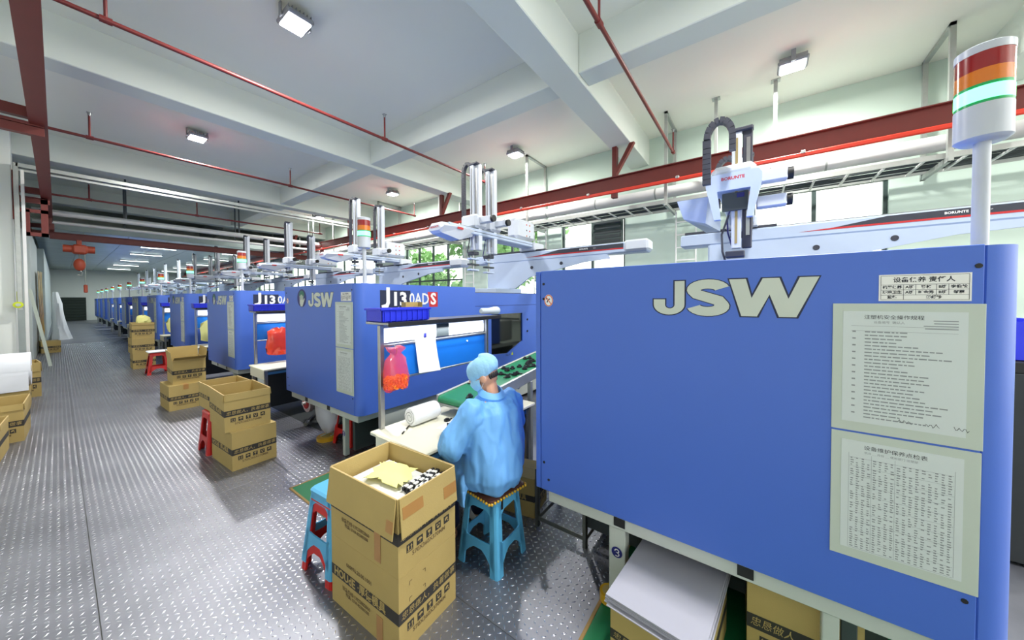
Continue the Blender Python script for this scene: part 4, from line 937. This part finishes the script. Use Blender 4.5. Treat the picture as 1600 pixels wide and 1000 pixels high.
def carton(label, x, y, z, rz=0, state='closed', flap=.185, full=False, inside=None, sc_=(1, 1, 1), group='printed cardboard cartons on the floor', tape=False, splay=.13):
    t = thing('carton', label, 'carton', (x, y, z), rz, group); t.scale = sc_
    a, c, e = WX/2, LY/2, .005
    if 'w' not in WALLM:
        b = MB(); b.box((-a, -c, 0), (a, c, e))
        b.box((-a, -c, e), (-a+e, c, HZ)); b.box((a-e, -c, e), (a, c, HZ)); b.box((-a+e, -c, e), (a-e, -c+e, HZ)); b.box((-a+e, c-e, e), (a-e, c, HZ)); WALLM['w'] = b.mesh('walls')
    put('walls', WALLM['w'], 'carton', t)
    key = ('r',)
    if state != 'closed':
        if key not in WALLM:
            b = MB(); b.box((-a, -c, HZ), (-a+e, c, HZ+.001)); b.box((a-e, -c, HZ), (a, c, HZ+.001)); b.box((-a+e, -c, HZ), (a-e, -c+e, HZ+.001)); b.box((-a+e, c-e, HZ), (a-e, c, HZ+.001)); WALLM[key] = b.mesh('cut_edge')
        put('cut_edge', WALLM[key], 'edge', t)
    for nm, v_ in carton_prints(full).items():
        if nm == 'icons':
            for a_, b_ in v_: put('icon_mark', b_, 'carton', put('icon_panel', a_, 'ink', t))
        else: put(nm, v_[0], v_[1], t)
    if state == 'closed':
        for s in (-1, 1):
            MB().box((s*.001, -c, HZ), (s*a, c, HZ+.004), .001).obj('flap', 'carton', t)
        if tape: MB().box((-.03, -c-.001, HZ+.004), (.03, c+.001, HZ+.0048)).box((-.03, -c-.0018, HZ-.07), (.03, -c-.001, HZ+.004)).obj('tape', 'tape', t)
    elif state in ('down', 'up'):
        sg = -1 if state == 'down' else 1; th = e
        def fl(axis, s, ln, sp_):
            # flap hinged on one rim edge ; axis 0: hinged on x side
            L_ = c if axis == 0 else a; o_ = a if axis == 0 else c; g = .006
            dx = ln*math.sin(sp_); dz = ln*math.cos(sp_)*sg; tp = .0
            def P(u, off, z_): return (s*(o_+off), u, z_) if axis == 0 else (u, s*(o_+off), z_)
            z0 = HZ+.002
            ins = .0
            vs = [P(-L_+g, .001, z0), P(L_-g, .001, z0), P(L_-g-ins, .001+dx, z0+dz), P(-L_+g+ins, .001+dx, z0+dz)]
            vs += [P(-L_+g, .001+th, z0), P(L_-g, .001+th, z0), P(L_-g-ins, .001+dx+th, z0+dz), P(-L_+g+ins, .001+dx+th, z0+dz)]
            return MB().add(vs, [(0, 1, 2, 3), (4, 7, 6, 5), (0, 4, 5, 1), (1, 5, 6, 2), (2, 6, 7, 3), (3, 7, 4, 0)]).obj('flap', 'carton', t)
        if state == 'down':
            fl(0, -1, flap, splay); fl(0, 1, flap, .08); fl(1, -1, flap, splay*.7); fl(1, 1, flap, .1)
        else:
            fl(0, 1, flap, .12); fl(1, 1, flap, .05); fl(1, -1, flap, 1.2); fl(0, -1, flap*.8, .1)
    return t
c0 = carton('printed carton at the bottom of the foreground stack', 1.1, 1.648, 0, math.radians(2.9), 'closed', full=True)
c1 = carton('open carton with flaps folded down on top of the foreground stack, holding yellow paper', 1.1, 1.648, HZ+.004, math.radians(2.9), 'down', full=True)
def flap_tape(axis, u0, u1, d0, d1, splay_):
    o_ = WX/2 if axis == 0 else LY/2; th = .0012; V = []
    for k_ in (0, 1):
        for u_, d_ in ((u0, d0), (u1, d0), (u1, d1), (u0, d1)):
            off = -(o_+.0066+d_*math.sin(splay_)+th*k_); z_ = HZ+.002-d_*math.cos(splay_); V.append((off, u_, z_) if axis == 0 else (u_, off, z_))
    MB().add(V, [(0, 1, 2, 3), (7, 6, 5, 4), (0, 4, 5, 1), (1, 5, 6, 2), (2, 6, 7, 3), (3, 7, 4, 0)]).obj('tape', 'tape', c1)
flap_tape(0, -.285, -.235, .10, .155, .13); flap_tape(1, -.175, -.05, .045, .10, .13*.7); flap_tape(1, .09, .185, .075, .135, .13*.7)
MB().box((-WX/2-.0022, -.16, .02), (-WX/2-.0014, -.11, .22)).obj('tape', 'tape', c1); MB().box((-WX/2-.0022, -.17, .0), (-WX/2-.0014, -.12, .13)).obj('tape', 'tape', c0)
# contents of the open foreground carton
def sheetlike(name, label, cat, x, y, z, rz, w_, l_, m_, wav=.02, seed=1, rough_edge=False, grp=None):
    t = thing(name, label, cat, (x, y, z), rz, grp); rr_ = random.Random(seed); nx, ny = 9, 12; b = MB()
    for j in range(ny+1):
        for i in range(nx+1):
            px_ = w_*(i/nx-.5); py_ = l_*(j/ny-.5)
            if rough_edge and (i in (0, nx) or j in (0, ny)): px_ += rr_.uniform(-.02, .02); py_ += rr_.uniform(-.02, .02)
            b.v.append((px_, py_, wav*(math.sin(i*.6+seed)+math.sin(j*.5+seed*2))*.5+wav))
    k_ = len(b.v); b.v += [(p[0], p[1], p[2]-.0015) for p in b.v]
    for j in range(ny):
        for i in range(nx):
            q = (j*(nx+1)+i, j*(nx+1)+i+1, (j+1)*(nx+1)+i+1, (j+1)*(nx+1)+i); b.f += [q, tuple(k_+v for v in q[::-1])]; b.sm += [True, True]
    b.obj('sheet', m_, t); return t
zf = HZ+.318
fb = thing('packing_foam_stack', 'stack of white packing sheets filling the open foreground carton', 'packing', (1.1, 1.648, HZ+.012), math.radians(2.9))
for i in range(9): MB().box((-.17, -.26, .004+i*.03), (.17, .26, .033+i*.03), .004).obj('sheet', 'foam', fb)
sheetlike('tissue_sheet', 'crumpled pale yellow sheet lying in the open foreground carton', 'paper', 1.09, 1.67, zf-.004, .40, .19, .25, 'yellow', .022, 2, True)
sheetlike('white_sheet', 'white sheet under the yellow one in the open foreground carton', 'paper', 1.02, 1.60, zf-.014, .1, .15, .34, 'paper', .008, 5)
rr = random.Random(5)
for i in range(10):
    t = thing('moulded_strip', 'black and white strip in the open carton, %s counted from the near flap' % ORD[i], 'plastic part', (1.165+.006*(i % 3), 1.385+.0125*i, zf-.008+.012*(i % 2)), math.radians(10+rr.uniform(-7, 7)), 'moulded strips in the open carton')
    MB().box((-.12, -.008, 0), (.12, .008, .018), .003).obj('strip', 'black', t)
    for j in range(5): MB().box((-.105+j*.044+rr.uniform(-.008, .008), -.0085, .012), (-.082+j*.044, .0085, .0195), .001).obj('label', 'paper', t)
# second stack, third stack, fourth stack
carton('lower carton of the stack by the third machine bench', 1.17, 4.475, 0, math.radians(3), 'closed')
carton('open topped carton on the stack by the third machine bench', 1.15, 4.52, HZ+.004, math.radians(-1), 'down', flap=.07, splay=.05)
carton('lower closed carton of the stack between the third and fourth machines', 1.16, 7.52, 0, math.radians(2), 'closed', tape=True)
carton('open carton with raised back flap on the stack between the third and fourth machines', 1.24, 7.60, HZ+.004, math.radians(-2), 'up', flap=.16)
carton('bottom carton of the tallest stack far down the aisle', 1.27, 12.7, 0, 0, 'closed')
carton('middle carton of the tallest stack far down the aisle', 1.25, 12.7, HZ+.004, .03, 'closed')
carton('top open carton of the tallest stack far down the aisle', 1.27, 12.72, 2*(HZ+.004), -.02, 'down', flap=.05, splay=.05)
bag(1.30, 12.7, 1.05, .26, .26, 'pale yellow bag bulging from the tallest carton stack', 'yellow', None, False, 8)
# cartons along the left wall
carton('nearest carton by the left edge, only its corner in view', -.60, 5.0, 0, math.radians(4), 'closed')
carton('small open carton by the left wall, in front of the larger one', -.57, 6.72, 0, math.radians(-3), 'down', flap=.05, sc_=(1, .9, 1), splay=.05)
carton('larger open carton by the left wall, in front of the white roll', -.47, 7.55, 0, math.radians(-2), 'down', flap=.06, sc_=(1.1, 1.2, 1.2), splay=.05)
carton('closed carton under the big white roll by the left wall', -.50, 9.45, 0, 0, 'closed', sc_=(1.1, 1.0, .95))
carton('carton behind the big white roll by the left wall', -.42, 10.6, 0, .1, 'down', flap=.1, sc_=(1, 1, 1.6))
carton('small carton standing far along the left wall', -.18, 19.0, 0, .1, 'closed')
rl = thing('film_roll', 'big white roll of film resting on a carton by the left wall', 'roll', (-.95, 9.4, .365))
MB().cyl((0, 0, .26), (.68, 0, .26), .26, n=30).obj('roll', 'film', rl); MB().cyl((.68, 0, .26), (.684, 0, .26), .05, n=14).obj('core', 'carton', rl)
MB().loft([[(x, -.262+.0, .24), (x, -.266, .20), (x, -.27, -.05), (x, -.262, -.05)] for x in (0, .66)], True, False).obj('loose_end', 'film', rl)
# beneath the nearest machine
c9 = carton('carton under the nearest machine carrying a stack of white sheets', 1.75, .325, 0, math.radians(-95), 'closed', sc_=(1, .9, .75))
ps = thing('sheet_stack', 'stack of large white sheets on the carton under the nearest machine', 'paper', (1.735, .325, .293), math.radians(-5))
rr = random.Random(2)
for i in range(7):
    dx, dy = rr.uniform(-.012, .012), rr.uniform(-.012, .012); MB().box((-.29+dx, -.20+dy, i*.008), (.29+dx, .20+dy, i*.008+.0055), .001).obj('sheet', 'sheet_shaded', ps)
carton('carton in the shade under the nearest machine, right of the sheets', 2.13, -.16, 0, math.radians(-88), 'closed', sc_=(1, .85, 1.12))
ast = thing('angle_iron_stand', 'low angle iron stand on the floor under the left corner of the nearest machine', 'stand', (2.09, .92, 0))
for x in (0, .36):
    for y in (0, .38): MB().box((x-.002, y-.002, 0), (x+.026, y+.002, .43)).box((x-.002, y-.002, 0), (x+.002, y+.026, .43)).obj('post', 'dark_steel', ast)
for y in (0, .38): MB().box((0, y, .05), (.36, y+.004, .08)).obj('rail', 'dark_steel', ast)
for x in (0, .36): MB().box((x, 0, .05), (x+.004, .38, .08)).obj('rail', 'dark_steel', ast)
yt = thing('tape_roll', 'yellow tape roll on the green mat by the nearest machine leg', 'tape roll', (1.80, .655, .012)); MB().cyl((0, 0, 0), (0, 0, .05), .05, n=20).obj('roll', 'gold', yt); MB().cyl((0, 0, .05), (0, 0, .0508), .036, n=16).obj('core', 'carton', yt)
# beneath the second machine
gt = thing('tape_roll', 'golden tape roll lying flat on the plates under the second machine', 'tape roll', (1.92, 4.22, 0)); MB().cyl((0, 0, 0), (0, 0, .04), .115, n=26).obj('roll', 'gold', gt); MB().cyl((0, 0, .04), (0, 0, .0408), .06, n=18).obj('core', 'carton', gt); MB().tube([(.02, -.05, .046), (.08, -.02, .05), (.05, .06, .046), (-.06, .04, .047)], .008, 6).obj('loose_tape', 'holder', gt)
sk = thing('cloth_sack', 'pale grey cloth sack hanging under the second machine end panel', 'sack', (1.93, 4.2, .09))
R_ = []
for h, wx, wy, ox in ((0, .04, .06, .0), (.05, .07, .13, .0), (.15, .12, .19, .01), (.30, .14, .22, .02), (.43, .15, .25, .02)):
    R_.append([(ox+wx*math.cos(a)*(1+.06*math.sin(5*a+h*8)), wy*math.sin(a)*(1+.05*math.sin(4*a+h*13)), h) for a in [2*PI*i/20 for i in range(20)]])
MB().loft(R_).obj('bag_cloth', 'sack', sk); MB().box((-.06, -.22, .28), (-.05, -.05, .44)).obj('strap', 'pvc', sk)
re_ = thing('wire_reel', 'white and pink reel in the dark gap past the second machine', 'reel', (2.02, 5.04, .0), 0)
MB().cyl((.0, .0, .27), (.05, 0, .27), .13, n=24).obj('flange', 'reel', re_); MB().cyl((-.012, 0, .27), (.0, 0, .27), .08, n=20).obj('disc', 'red_print', re_); MB().cyl((-.05, 0, .27), (.35, 0, .27), .022, n=12).obj('shaft', 'pvc', re_); MB().box((.3, -.1, 0), (.34, .1, .3), .01).obj('reel_stand', 'dark', re_)
dm = thing('floor_mat', 'dark sheet added over the floor in the gap between the second and third machines', 'mat', (1.98, 4.55, 0)); MB().box((0, 0, 0), (1.9, 2.2, .006), .002).obj('mat', 'dark', dm)  # thin sheet added to make the floor darker in this gap
hz = thing('black_hose', 'black hose snaking over the dark sheet past the second machine', 'hose', (2.1, 5.3, .03)); MB().tube([(-.1, -.35, 0), (.1, -.1, 0), (.4, .1, .0), (.5, .5, .0), (.9, .8, .0)], .022, 8).obj('hose', 'black', hz); MB().cyl((-.16, -.43, 0), (-.1, -.35, 0), .026, n=10).obj('coupling', 'steel', hz)
# green mats with tan edging
for i, (x0, y0, x1, y1) in enumerate(((1.2, 2.43, 2.1, 3.38), (1.2, -.9, 2.6, .70))):
    t = thing('floor_mat', ('green floor mat beside the second machine, partly behind the foreground cartons', 'green floor mat under the nearest machine')[i], 'mat', (0, 0, 0))
    MB().box((x0+.015, y0+.015, 0), (x1-.015, y1-.015, .006), .002).obj('mat', 'green_mat', t)
    MB().box((x0, y0, 0), (x0+.018, y1, .009), .002).box((x0, y0, 0), (x1, y0+.018, .009), .002).box((x0, y1-.018, 0), (x1, y1, .009), .002).box((x1-.018, y0, 0), (x1, y1, .009), .002).obj('edging', 'mat_edge', t)

# ================================================================== PLASTIC STOOLS
def make_stool(m_, label, x, y, z, rz=0, s=.33, h=.455):
    t = thing('plastic_stool', label, 'stool', (x, y, z), rz, 'square plastic stools')
    tp, bt, th = .128, s/2, .012
    # seat with rounded rim
    def sq(hw, r_, z_, n=4):
        o = []
        for cx_, cy_, a0 in ((1, 1, 0), (-1, 1, 90), (-1, -1, 180), (1, -1, 270)):
            for i in range(n+1):
                a = math.radians(a0+90*i/n); o.append((cx_*(hw-r_)+r_*math.cos(a), cy_*(hw-r_)+r_*math.sin(a), z_))
        return o
    b = MB(); b.loft([sq(tp+.006, .03, h-.035), sq(tp+.008, .03, h-.012), sq(tp-.004, .03, h)], True, False); b.obj('seat', m_, t)
    hw = lambda z_: tp+.003+(bt-tp)*(1-(z_/(h-.03)))
    lw_ = lambda z_: .050+.012*(1-z_/h)
    # four L-shaped legs
    for sx in (1, -1):
        for sy_ in (1, -1):
            b = MB(); rings = []
            for z_ in (0, .02, .1, .2, .3, h-.03):
                q = hw(z_); l = lw_(z_)
                rings.append([(sx*q, sy_*(q-.02), z_), (sx*(q-.006), sy_*(q-.006), z_), (sx*(q-.02), sy_*q, z_), (sx*(q-l), sy_*q, z_), (sx*(q-l), sy_*(q-th), z_), (sx*(q-th-.012), sy_*(q-th-.012), z_), (sx*(q-th), sy_*(q-l), z_), (sx*q, sy_*(q-l), z_)])
            b.loft(rings, True, False).obj('leg', m_, t)
    # side aprons: frame around a big window, upper band and lower stretcher with arch
    for ax, s_d in ((0, -1), (0, 1), (1, -1), (1, 1)):
        b = MB()
        def P(u, z_, off=0):
            q = hw(z_)-off; return (s_d*q, u, z_) if ax == 0 else (u, s_d*q, z_)
        def strip(cols):
            vs = [P(u, z_) for u, z_ in cols]+[P(u, z_, th*.8) for u, z_ in cols]; return vs
        def band(lo, hi, N=8):
            pts = []
            for i in range(N+1):
                f = i/N*2-1; zl, zh = lo(f), hi(f); wl = hw(zl)-.03; wh_ = hw(zh)-.03
                pts.append((f*wl, zl, f*wh_, zh))
            vs = []
            for (ul, zl, uh, zh) in pts: vs += [P(ul, zl), P(uh, zh), P(ul, zl, th*.8), P(uh, zh, th*.8)]
            fs = []
            for i in range(N):
                o_ = 4*i; fs += [(o_, o_+4, o_+5, o_+1), (o_+2, o_+3, o_+7, o_+6), (o_, o_+2, o_+6, o_+4), (o_+1, o_+5, o_+7, o_+3)]
            b.add(vs, fs)
        band(lambda f: h-.075-.045*max(0, abs(f)-.55)/.45, lambda f: h-.03); b.obj('seat_apron', m_, t)
        b = MB(); band(lambda f: .135-.095*max(0, abs(f)-.35)/.65, lambda f: .185+.03*max(0, abs(f)-.7)/.3); b.obj('stretcher', m_, t)
    return t
st1 = make_stool('skyblue', 'sky blue plastic stool the worker sits on', 1.69, 1.41, 0, math.radians(2))
make_stool('red', 'red plastic stool nested under the blue one, beside the foreground cartons', 1.07, 2.17, 0, math.radians(4), s=.345)
make_stool('skyblue', 'sky blue plastic stool stacked on the red one, left of the foreground cartons', 1.07, 2.17, .052, math.radians(4), s=.345)
make_stool('red', 'red plastic stool behind the carton stack of the third machine bench, a carton on it', 1.09, 4.985, 0, math.radians(3))
carton('carton resting on the red stool behind the open topped stack', 1.16, 5.12, .458, math.radians(2), 'down', flap=.05, sc_=(.95, .72, .75), splay=.05)
rs = make_stool('red', 'red plastic stool with a white cloth far down the aisle', 1.36, 11.3, 0, 0, s=.38, h=.5)
wc = thing('folded_cloth', 'white cloth folded over the far red stool', 'cloth', (1.36, 11.3, .50)); MB().box((-.17, -.17, 0), (.17, .17, .035), .012).obj('cloth', 'foam', wc)
make_stool('red', 'red plastic stool peeping out behind the leg of the second machine', 2.09, 3.92, 0, math.radians(8), s=.33, h=.42)
cu = thing('seat_cushion', 'brown beaded cushion on the blue stool under the worker', 'cushion', (1.69, 1.41, .457), math.radians(-8))
b = MB(); 
def rsq(hw, r_, z_): return [(cx_*(hw-r_)+r_*math.cos(math.radians(a0+90*i/4)), cy_*(hw-r_)+r_*math.sin(math.radians(a0+90*i/4)), z_) for cx_, cy_, a0 in ((1, 1, 0), (-1, 1, 90), (-1, -1, 180), (1, -1, 270)) for i in range(5)]
b.loft([rsq(.145, .03, 0), rsq(.158, .03, .008), rsq(.158, .03, .018), rsq(.14, .03, .026)]); b.obj('pad', 'cushion', cu)
bd = MB()
for s in range(4):
    for i in range(13):
        u_ = -.15+i*.025; p = [(u_, -.162), (.162, u_), (u_, .162), (-.162, u_)][s]; bd.ball((p[0], p[1], .006), .009, 7, 5)
o = bd.obj('bead_fringe', 'gold', cu); o['kind'] = 'stuff'
MB().box((-.06, -.150, -.07), (-.045, -.146, .01)).obj('tie', 'black', cu)

# ================================================================== THE SEATED WORKER
from mathutils import noise as mnoise
def capsule(mb, p0, p1, r0, r1, n=12):
    p0, p1 = Vector(p0), Vector(p1); d = p1-p0; L_ = max(d.length, 1e-4); rot = d.to_track_quat('Z', 'X').to_matrix().to_4x4(); m = Matrix.Translation(p0) @ rot; rings = []
    for a in (-85, -60, -30, 0): a = math.radians(a); rings.append((r0*math.cos(a), r0*math.sin(a)))
    for a in (0, 30, 60, 85): a = math.radians(a); rings.append((r1*math.cos(a), L_+r1*math.sin(a)))
    mb.loft([[m @ Vector((r*math.cos(2*PI*k/n), r*math.sin(2*PI*k/n), z)) for k in range(n)] for r, z in rings], True)
def fuse(mb, name, m_, parent, voxel, smooth=4, noise_amp=0., nscale=(8, 8, 3), extra=None):
    me = mb.mesh(name+'_raw'); o = bpy.data.objects.new(name+'_raw', me); C.objects.link(o)
    r = o.modifiers.new('r', 'REMESH'); r.mode = 'VOXEL'; r.voxel_size = voxel
    if smooth: sm = o.modifiers.new('s', 'SMOOTH'); sm.factor = .5; sm.iterations = smooth
    dg = bpy.context.evaluated_depsgraph_get(); out = bpy.data.meshes.new_from_object(o.evaluated_get(dg))
    bpy.data.objects.remove(o); out.name = name
    if noise_amp:
        nr_ = [v.normal.copy() for v in out.vertices]
        for v, nn in zip(out.vertices, nr_):
            p = Vector((v.co.x*nscale[0], v.co.y*nscale[1], v.co.z*nscale[2]))
            k = mnoise.noise(p)*1.0+.5*mnoise.noise(p*2.3+Vector((4, 1, 7)))-.6*abs(mnoise.noise(p*1.4+Vector((9, 3, 2))))
            if extra: k += extra(v.co)
            v.co += nn*(k*noise_amp)
    out.polygons.foreach_set('use_smooth', [True]*len(out.polygons)); out.update()
    return put(name, out, m_, parent)
P_ = thing('person', 'worker in pale blue gown and cap seated on the blue stool, back turned', 'person', (1.69, 1.40, 0), -.15)
HD = Matrix.Translation((-.015, .065, 1.185)) @ Matrix.Rotation(math.radians(38), 4, 'Z') @ Matrix.Rotation(math.radians(-20), 4, 'X')
SH = {-1: (-.165, .0, 1.0), 1: (.165, .0, 1.0)}; EL = {-1: (-.275, .06, .80), 1: (.27, .08, .80)}; WR = {-1: (-.105, .255, .825), 1: (.085, .27, .825)}
bd = MB()
bd.ball((0, 0, .015), (.074, .092, .10), 18, 12, HD); bd.ball((0, .03, -.045), (.055, .062, .065), 14, 9, HD)
bd.ball((0, .098, -.005), (.012, .02, .016), 8, 6, HD); capsule(bd, HD @ Vector((0, .088, .03)), HD @ Vector((0, .106, -.005)), .008, .011, 8)
for s in (-1, 1): bd.ball((s*.077, -.005, -.005), (.012, .022, .033), 10, 8, HD)
capsule(bd, (0, .0, 1.02), HD @ Vector((0, -.01, -.06)), .055, .052)
bd.ball((0, .0, .95), (.165, .10, .12)); bd.ball((0, -.01, .80), (.15, .105, .17)); bd.ball((0, -.03, .60), (.17, .125, .13))
def hand(mb, w_, fwd, side, up):
    fwd, side, up = Vector(fwd).normalized(), Vector(side).normalized(), Vector(up).normalized(); w_ = Vector(w_)
    pm = Matrix((( side.x, fwd.x, up.x, w_.x+fwd.x*.05), (side.y, fwd.y, up.y, w_.y+fwd.y*.05), (side.z, fwd.z, up.z, w_.z+fwd.z*.05), (0, 0, 0, 1)))
    mb.ball((0, 0, 0), (.040, .052, .017), 14, 9, pm)
    for i, (x, ln) in enumerate(((.029, .068), (.010, .076), (-.010, .071), (-.028, .056))):
        p = Vector((x, .042, 0)); dirs = (15, 45, 80); fr = (.45, .32, .23)
        for k_ in range(3):
            a = math.radians(dirs[k_]); q = p+Vector((x*.12/3, math.cos(a)*ln*fr[k_], -math.sin(a)*ln*fr[k_])); capsule(mb, pm @ p, pm @ q, .0088-.001*k_, .0082-.001*k_, 8); p = q
    p = Vector((.034, -.022, -.002)); 
    for dx, dy, dz, r_ in ((.022, .024, -.010, .0105), (.008, .026, -.014, .0095)):
        q = p+Vector((dx, dy, dz)); capsule(mb, pm @ p, pm @ q, r_, r_-.001, 8); p = q
for s in (-1, 1):
    capsule(bd, SH[s], EL[s], .052, .042); capsule(bd, EL[s], WR[s], .042, .027)
    hand(bd, WR[s], (-s*.55, .75, .05), (-s*.8, -.55, .1), (0, 0, 1))
    capsule(bd, (s*.09, -.03, .575), (s*.125, .34, .545), .078, .058); capsule(bd, (s*.125, .34, .545), (s*.12, .31, .10), .055, .040); capsule(bd, (s*.12, .30, .05), (s*.13, .42, .035), .036, .03)
fuse(bd, 'body', 'skin', P_, .0055, 3)
for s in (-1, 1): MB().ball((s*.03, .083, .028), (.011, .007, .007), 10, 7, HD).obj('eye', 'print_d', P_); MB().ball((s*.03, .088, .045), (.018, .005, .004), 8, 5, HD).obj('eyebrow', 'hair', P_)
MB().ball((0, .088, -.055), (.022, .006, .006), 10, 6, HD).obj('mouth', 'red_print', P_)
hr = MB(); hr.loft([[HD @ Vector((.079*math.cos(a), .002+.097*math.sin(a), z)) for a in [2*PI*i/24 for i in range(24)]] for z in (.03, .045, .06)], True)
for i in range(11): a = math.radians(215+i*11); hr.ball((.068*math.cos(a), .084*math.sin(a), -.004), (.012, .010, .022), 8, 6, HD)
hr.obj('hair', 'hair', P_)
ma = MB(); rows = []
for j in range(7):
    z = -.085+j*.014
    rows.append([HD @ Vector(((.078-.018*abs(j-4)/4)*math.sin(a), .012+(.098 if j > 1 else .08+.01*j)*math.cos(a)*(1-.06*abs(j-4)), z)) for a in [math.radians(-82+i*164/14) for i in range(15)]])
vs = [p for r_ in rows for p in r_]; n_ = len(vs); ctr = HD @ Vector((0, 0, -.04)); ma.v = [tuple(p) for p in vs]+[tuple(p+(p-ctr).normalized()*.003) for p in vs]
for j in range(6):
    for i in range(14):
        q = (j*15+i, j*15+i+1, (j+1)*15+i+1, (j+1)*15+i); ma.f += [q[::-1], tuple(n_+v for v in q)]; ma.sm += [True, True]
ma.obj('face_mask', 'cap', P_)
for s in (-1, 1): MB().tube([HD @ Vector((s*.075, .03, -.02)), HD @ Vector((s*.084, -.005, .03)), HD @ Vector((s*.084, -.025, .0)), HD @ Vector((s*.075, .03, -.06))], .0015, 5).obj('mask_loop', 'white_v', P_)
cp_ = MB(); rings = []; N_ = 56
for j, (r_, z) in enumerate(((.98, .008), (1.04, .016), (1.13, .034), (1.16, .058), (1.10, .085), (.95, .108), (.70, .125), (.38, .134), (.08, .137))):
    rings.append([HD @ Vector((.079*r_*math.cos(a)*(1+(.028*math.sin(14*a+j*.4)+.02*math.sin(23*a))*max(0, 1-j*.11)), -.004+.098*r_*math.sin(a)*(1+.025*math.sin(11*a+1+j*.3)*max(0, 1-j*.1)), z-.012*math.sin(a)+.004*math.sin(5*a+j))) for a in [2*PI*i/N_ for i in range(N_)]])
cp_.loft(rings, True); cp_.obj('bouffant_cap', 'cap', P_)
# gown: torso, skirt over the thighs, sleeves and collar in one fabric
gw = MB()
def ell(z, cy_, rx, ry, tl=0., n=32): return [(rx*math.cos(a), cy_+ry*math.sin(a), z+tl*math.sin(a)) for a in [2*PI*i/n for i in range(n)]]
gw.loft([ell(.487, -.0, .165, .14), ell(.50, -.0, .190, .165), ell(.58, -.01, .225, .185), ell(.70, -.01, .228, .172), ell(.82, -.005, .222, .160), ell(.92, .0, .222, .150), ell(.985, .0, .205, .135), ell(1.025, .005, .165, .112), ell(1.055, .01, .105, .085, .01), ell(1.085, .015, .074, .068, .02)])
for s in (-1, 1):
    capsule(gw, (s*.10, .0, .575), (s*.125, .30, .565), .118, .098)
    gw.ball((s*.15, .0, .965), (.10, .10, .085))
    capsule(gw, SH[s], EL[s], .086, .090, 16); capsule(gw, EL[s], (Vector(EL[s])*.35+Vector(WR[s])*.65), .090, .070, 16); capsule(gw, (Vector(EL[s])*.35+Vector(WR[s])*.65), Vector(EL[s])*.08+Vector(WR[s])*.92, .068, .038, 16)
gw.loft([[(-.235, .02, .60), (-.215, .30, .60), (-.19, .30, .62), (-.19, .02, .62)], [(-.262, -.02, .425), (-.235, .30, .43), (-.222, .30, .43), (-.245, -.02, .425)]], True)
gown = fuse(gw, 'gown', 'gown', P_, .008, 3, .017, (11, 11, 4.2), lambda c: .35*math.sin(c.x*38+c.z*9)*max(0, min(1, (1.0-c.z)*3))*(1 if c.y < .05 else .3))
cl = MB(); cl.loft([ell(1.055, .012, .088, .082, .016, 28), ell(1.075, .012, .097, .088, .02, 28), ell(1.108, .018, .078, .074, .024, 28), ell(1.112, .018, .068, .064, .024, 28), ell(1.07, .014, .066, .062, .02, 28)], False); cl.obj('collar', 'gown', P_)
for s in (-1, 1): 
    w0, w1 = Vector(EL[s])*.10+Vector(WR[s])*.90, Vector(EL[s])*.0+Vector(WR[s]); MB().cyl(w0, w1, .036, .032, 18).obj('cuff', 'gown', P_)
tr_ = MB()
for s in (-1, 1): capsule(tr_, (s*.10, .02, .575), (s*.125, .345, .545), .085, .070); capsule(tr_, (s*.125, .345, .545), (s*.12, .312, .13), .068, .056)
fuse(tr_, 'trousers', 'trouser', P_, .01, 3, .006, (14, 14, 8))
for s in (-1, 1):
    so_ = MB(); so_.ball((s*.122, .335, .055), (.047, .06, .055)); so_.ball((s*.13, .42, .04), (.046, .075, .04)); fuse(so_, 'shoe', 'white_v', P_, .008, 3)
hp = thing('moulded_part', 'black part held between the hands of the worker', 'plastic part', (1.70, 1.725, .80), .6)
MB().cyl((0, 0, 0), (0, 0, .022), .026, n=14).obj('base', 'black', hp); MB().box((-.05, -.007, .006), (.0, .007, .02), .003).obj('arm', 'black', hp)

# things leaning and hanging along the left wall far down the aisle
t = thing('leaning_batten', 'pale wooden batten leaning on the grey partition along the left wall', 'batten', (-.14, 14.9, 0), 0); MB().prism([(-.03, 0), (.03, 0), (-.24, 2.0), (-.30, 2.0)], 1, -.02, .02).obj('batten', 'holder', t)
t = thing('caution_tape_roll', 'yellow tape roll hooked on the left column', 'tape roll', (-.52, 13.36, 1.62)); MB().cyl((0, 0, 0), (0, -.09, 0), .07, n=18).obj('roll', 'yel_st', t); MB().cyl((0, -.09, 0), (0, -.1, 0), .035, n=14).obj('core', 'holder', t); MB().box((-.02, -.02, .06), (.02, .0, .3)).obj('tail', 'yel_st', t)
t = thing('strip_curtain', 'yellow plastic strip curtain hanging along the left partition', 'curtain', (-.345, 19.2, 0))
for i in range(6): MB().loft([[(.03*math.sin(i*1.3+z*2), i*.32, z), (.02+.03*math.sin(i*1.3+z*2), i*.32+.14, z), (.0+.03*math.sin(i*1.3+z*2), i*.32+.28, z), (-.01+.03*math.sin(i*1.3+z*2), i*.32+.14, z)] for z in (.01, .6, 1.2, 1.9, 2.7)], True).obj('strip', 'gold', t)
t = thing('plastic_sheeting', 'heap of white plastic sheeting slumped by the left wall', 'sheeting', (.06, 24.9, 0)); R_ = []
for h, r_ in ((0, .30), (.15, .27), (.5, .21), (1.0, .17), (1.6, .13), (2.1, .07)): R_.append([(-h*.05+r_*math.cos(a)*(1+.14*math.sin(5*a+h*5)), 1.3*r_*math.sin(a)*(1+.12*math.sin(7*a+h*3)), h) for a in [2*PI*i/26 for i in range(26)]])
MB().loft(R_).obj('sheeting', 'foam', t)
carton('small brown carton behind the worker, under the belt conveyor', 2.25, 1.60, 0, .2, 'closed', sc_=(.75, .7, .8))
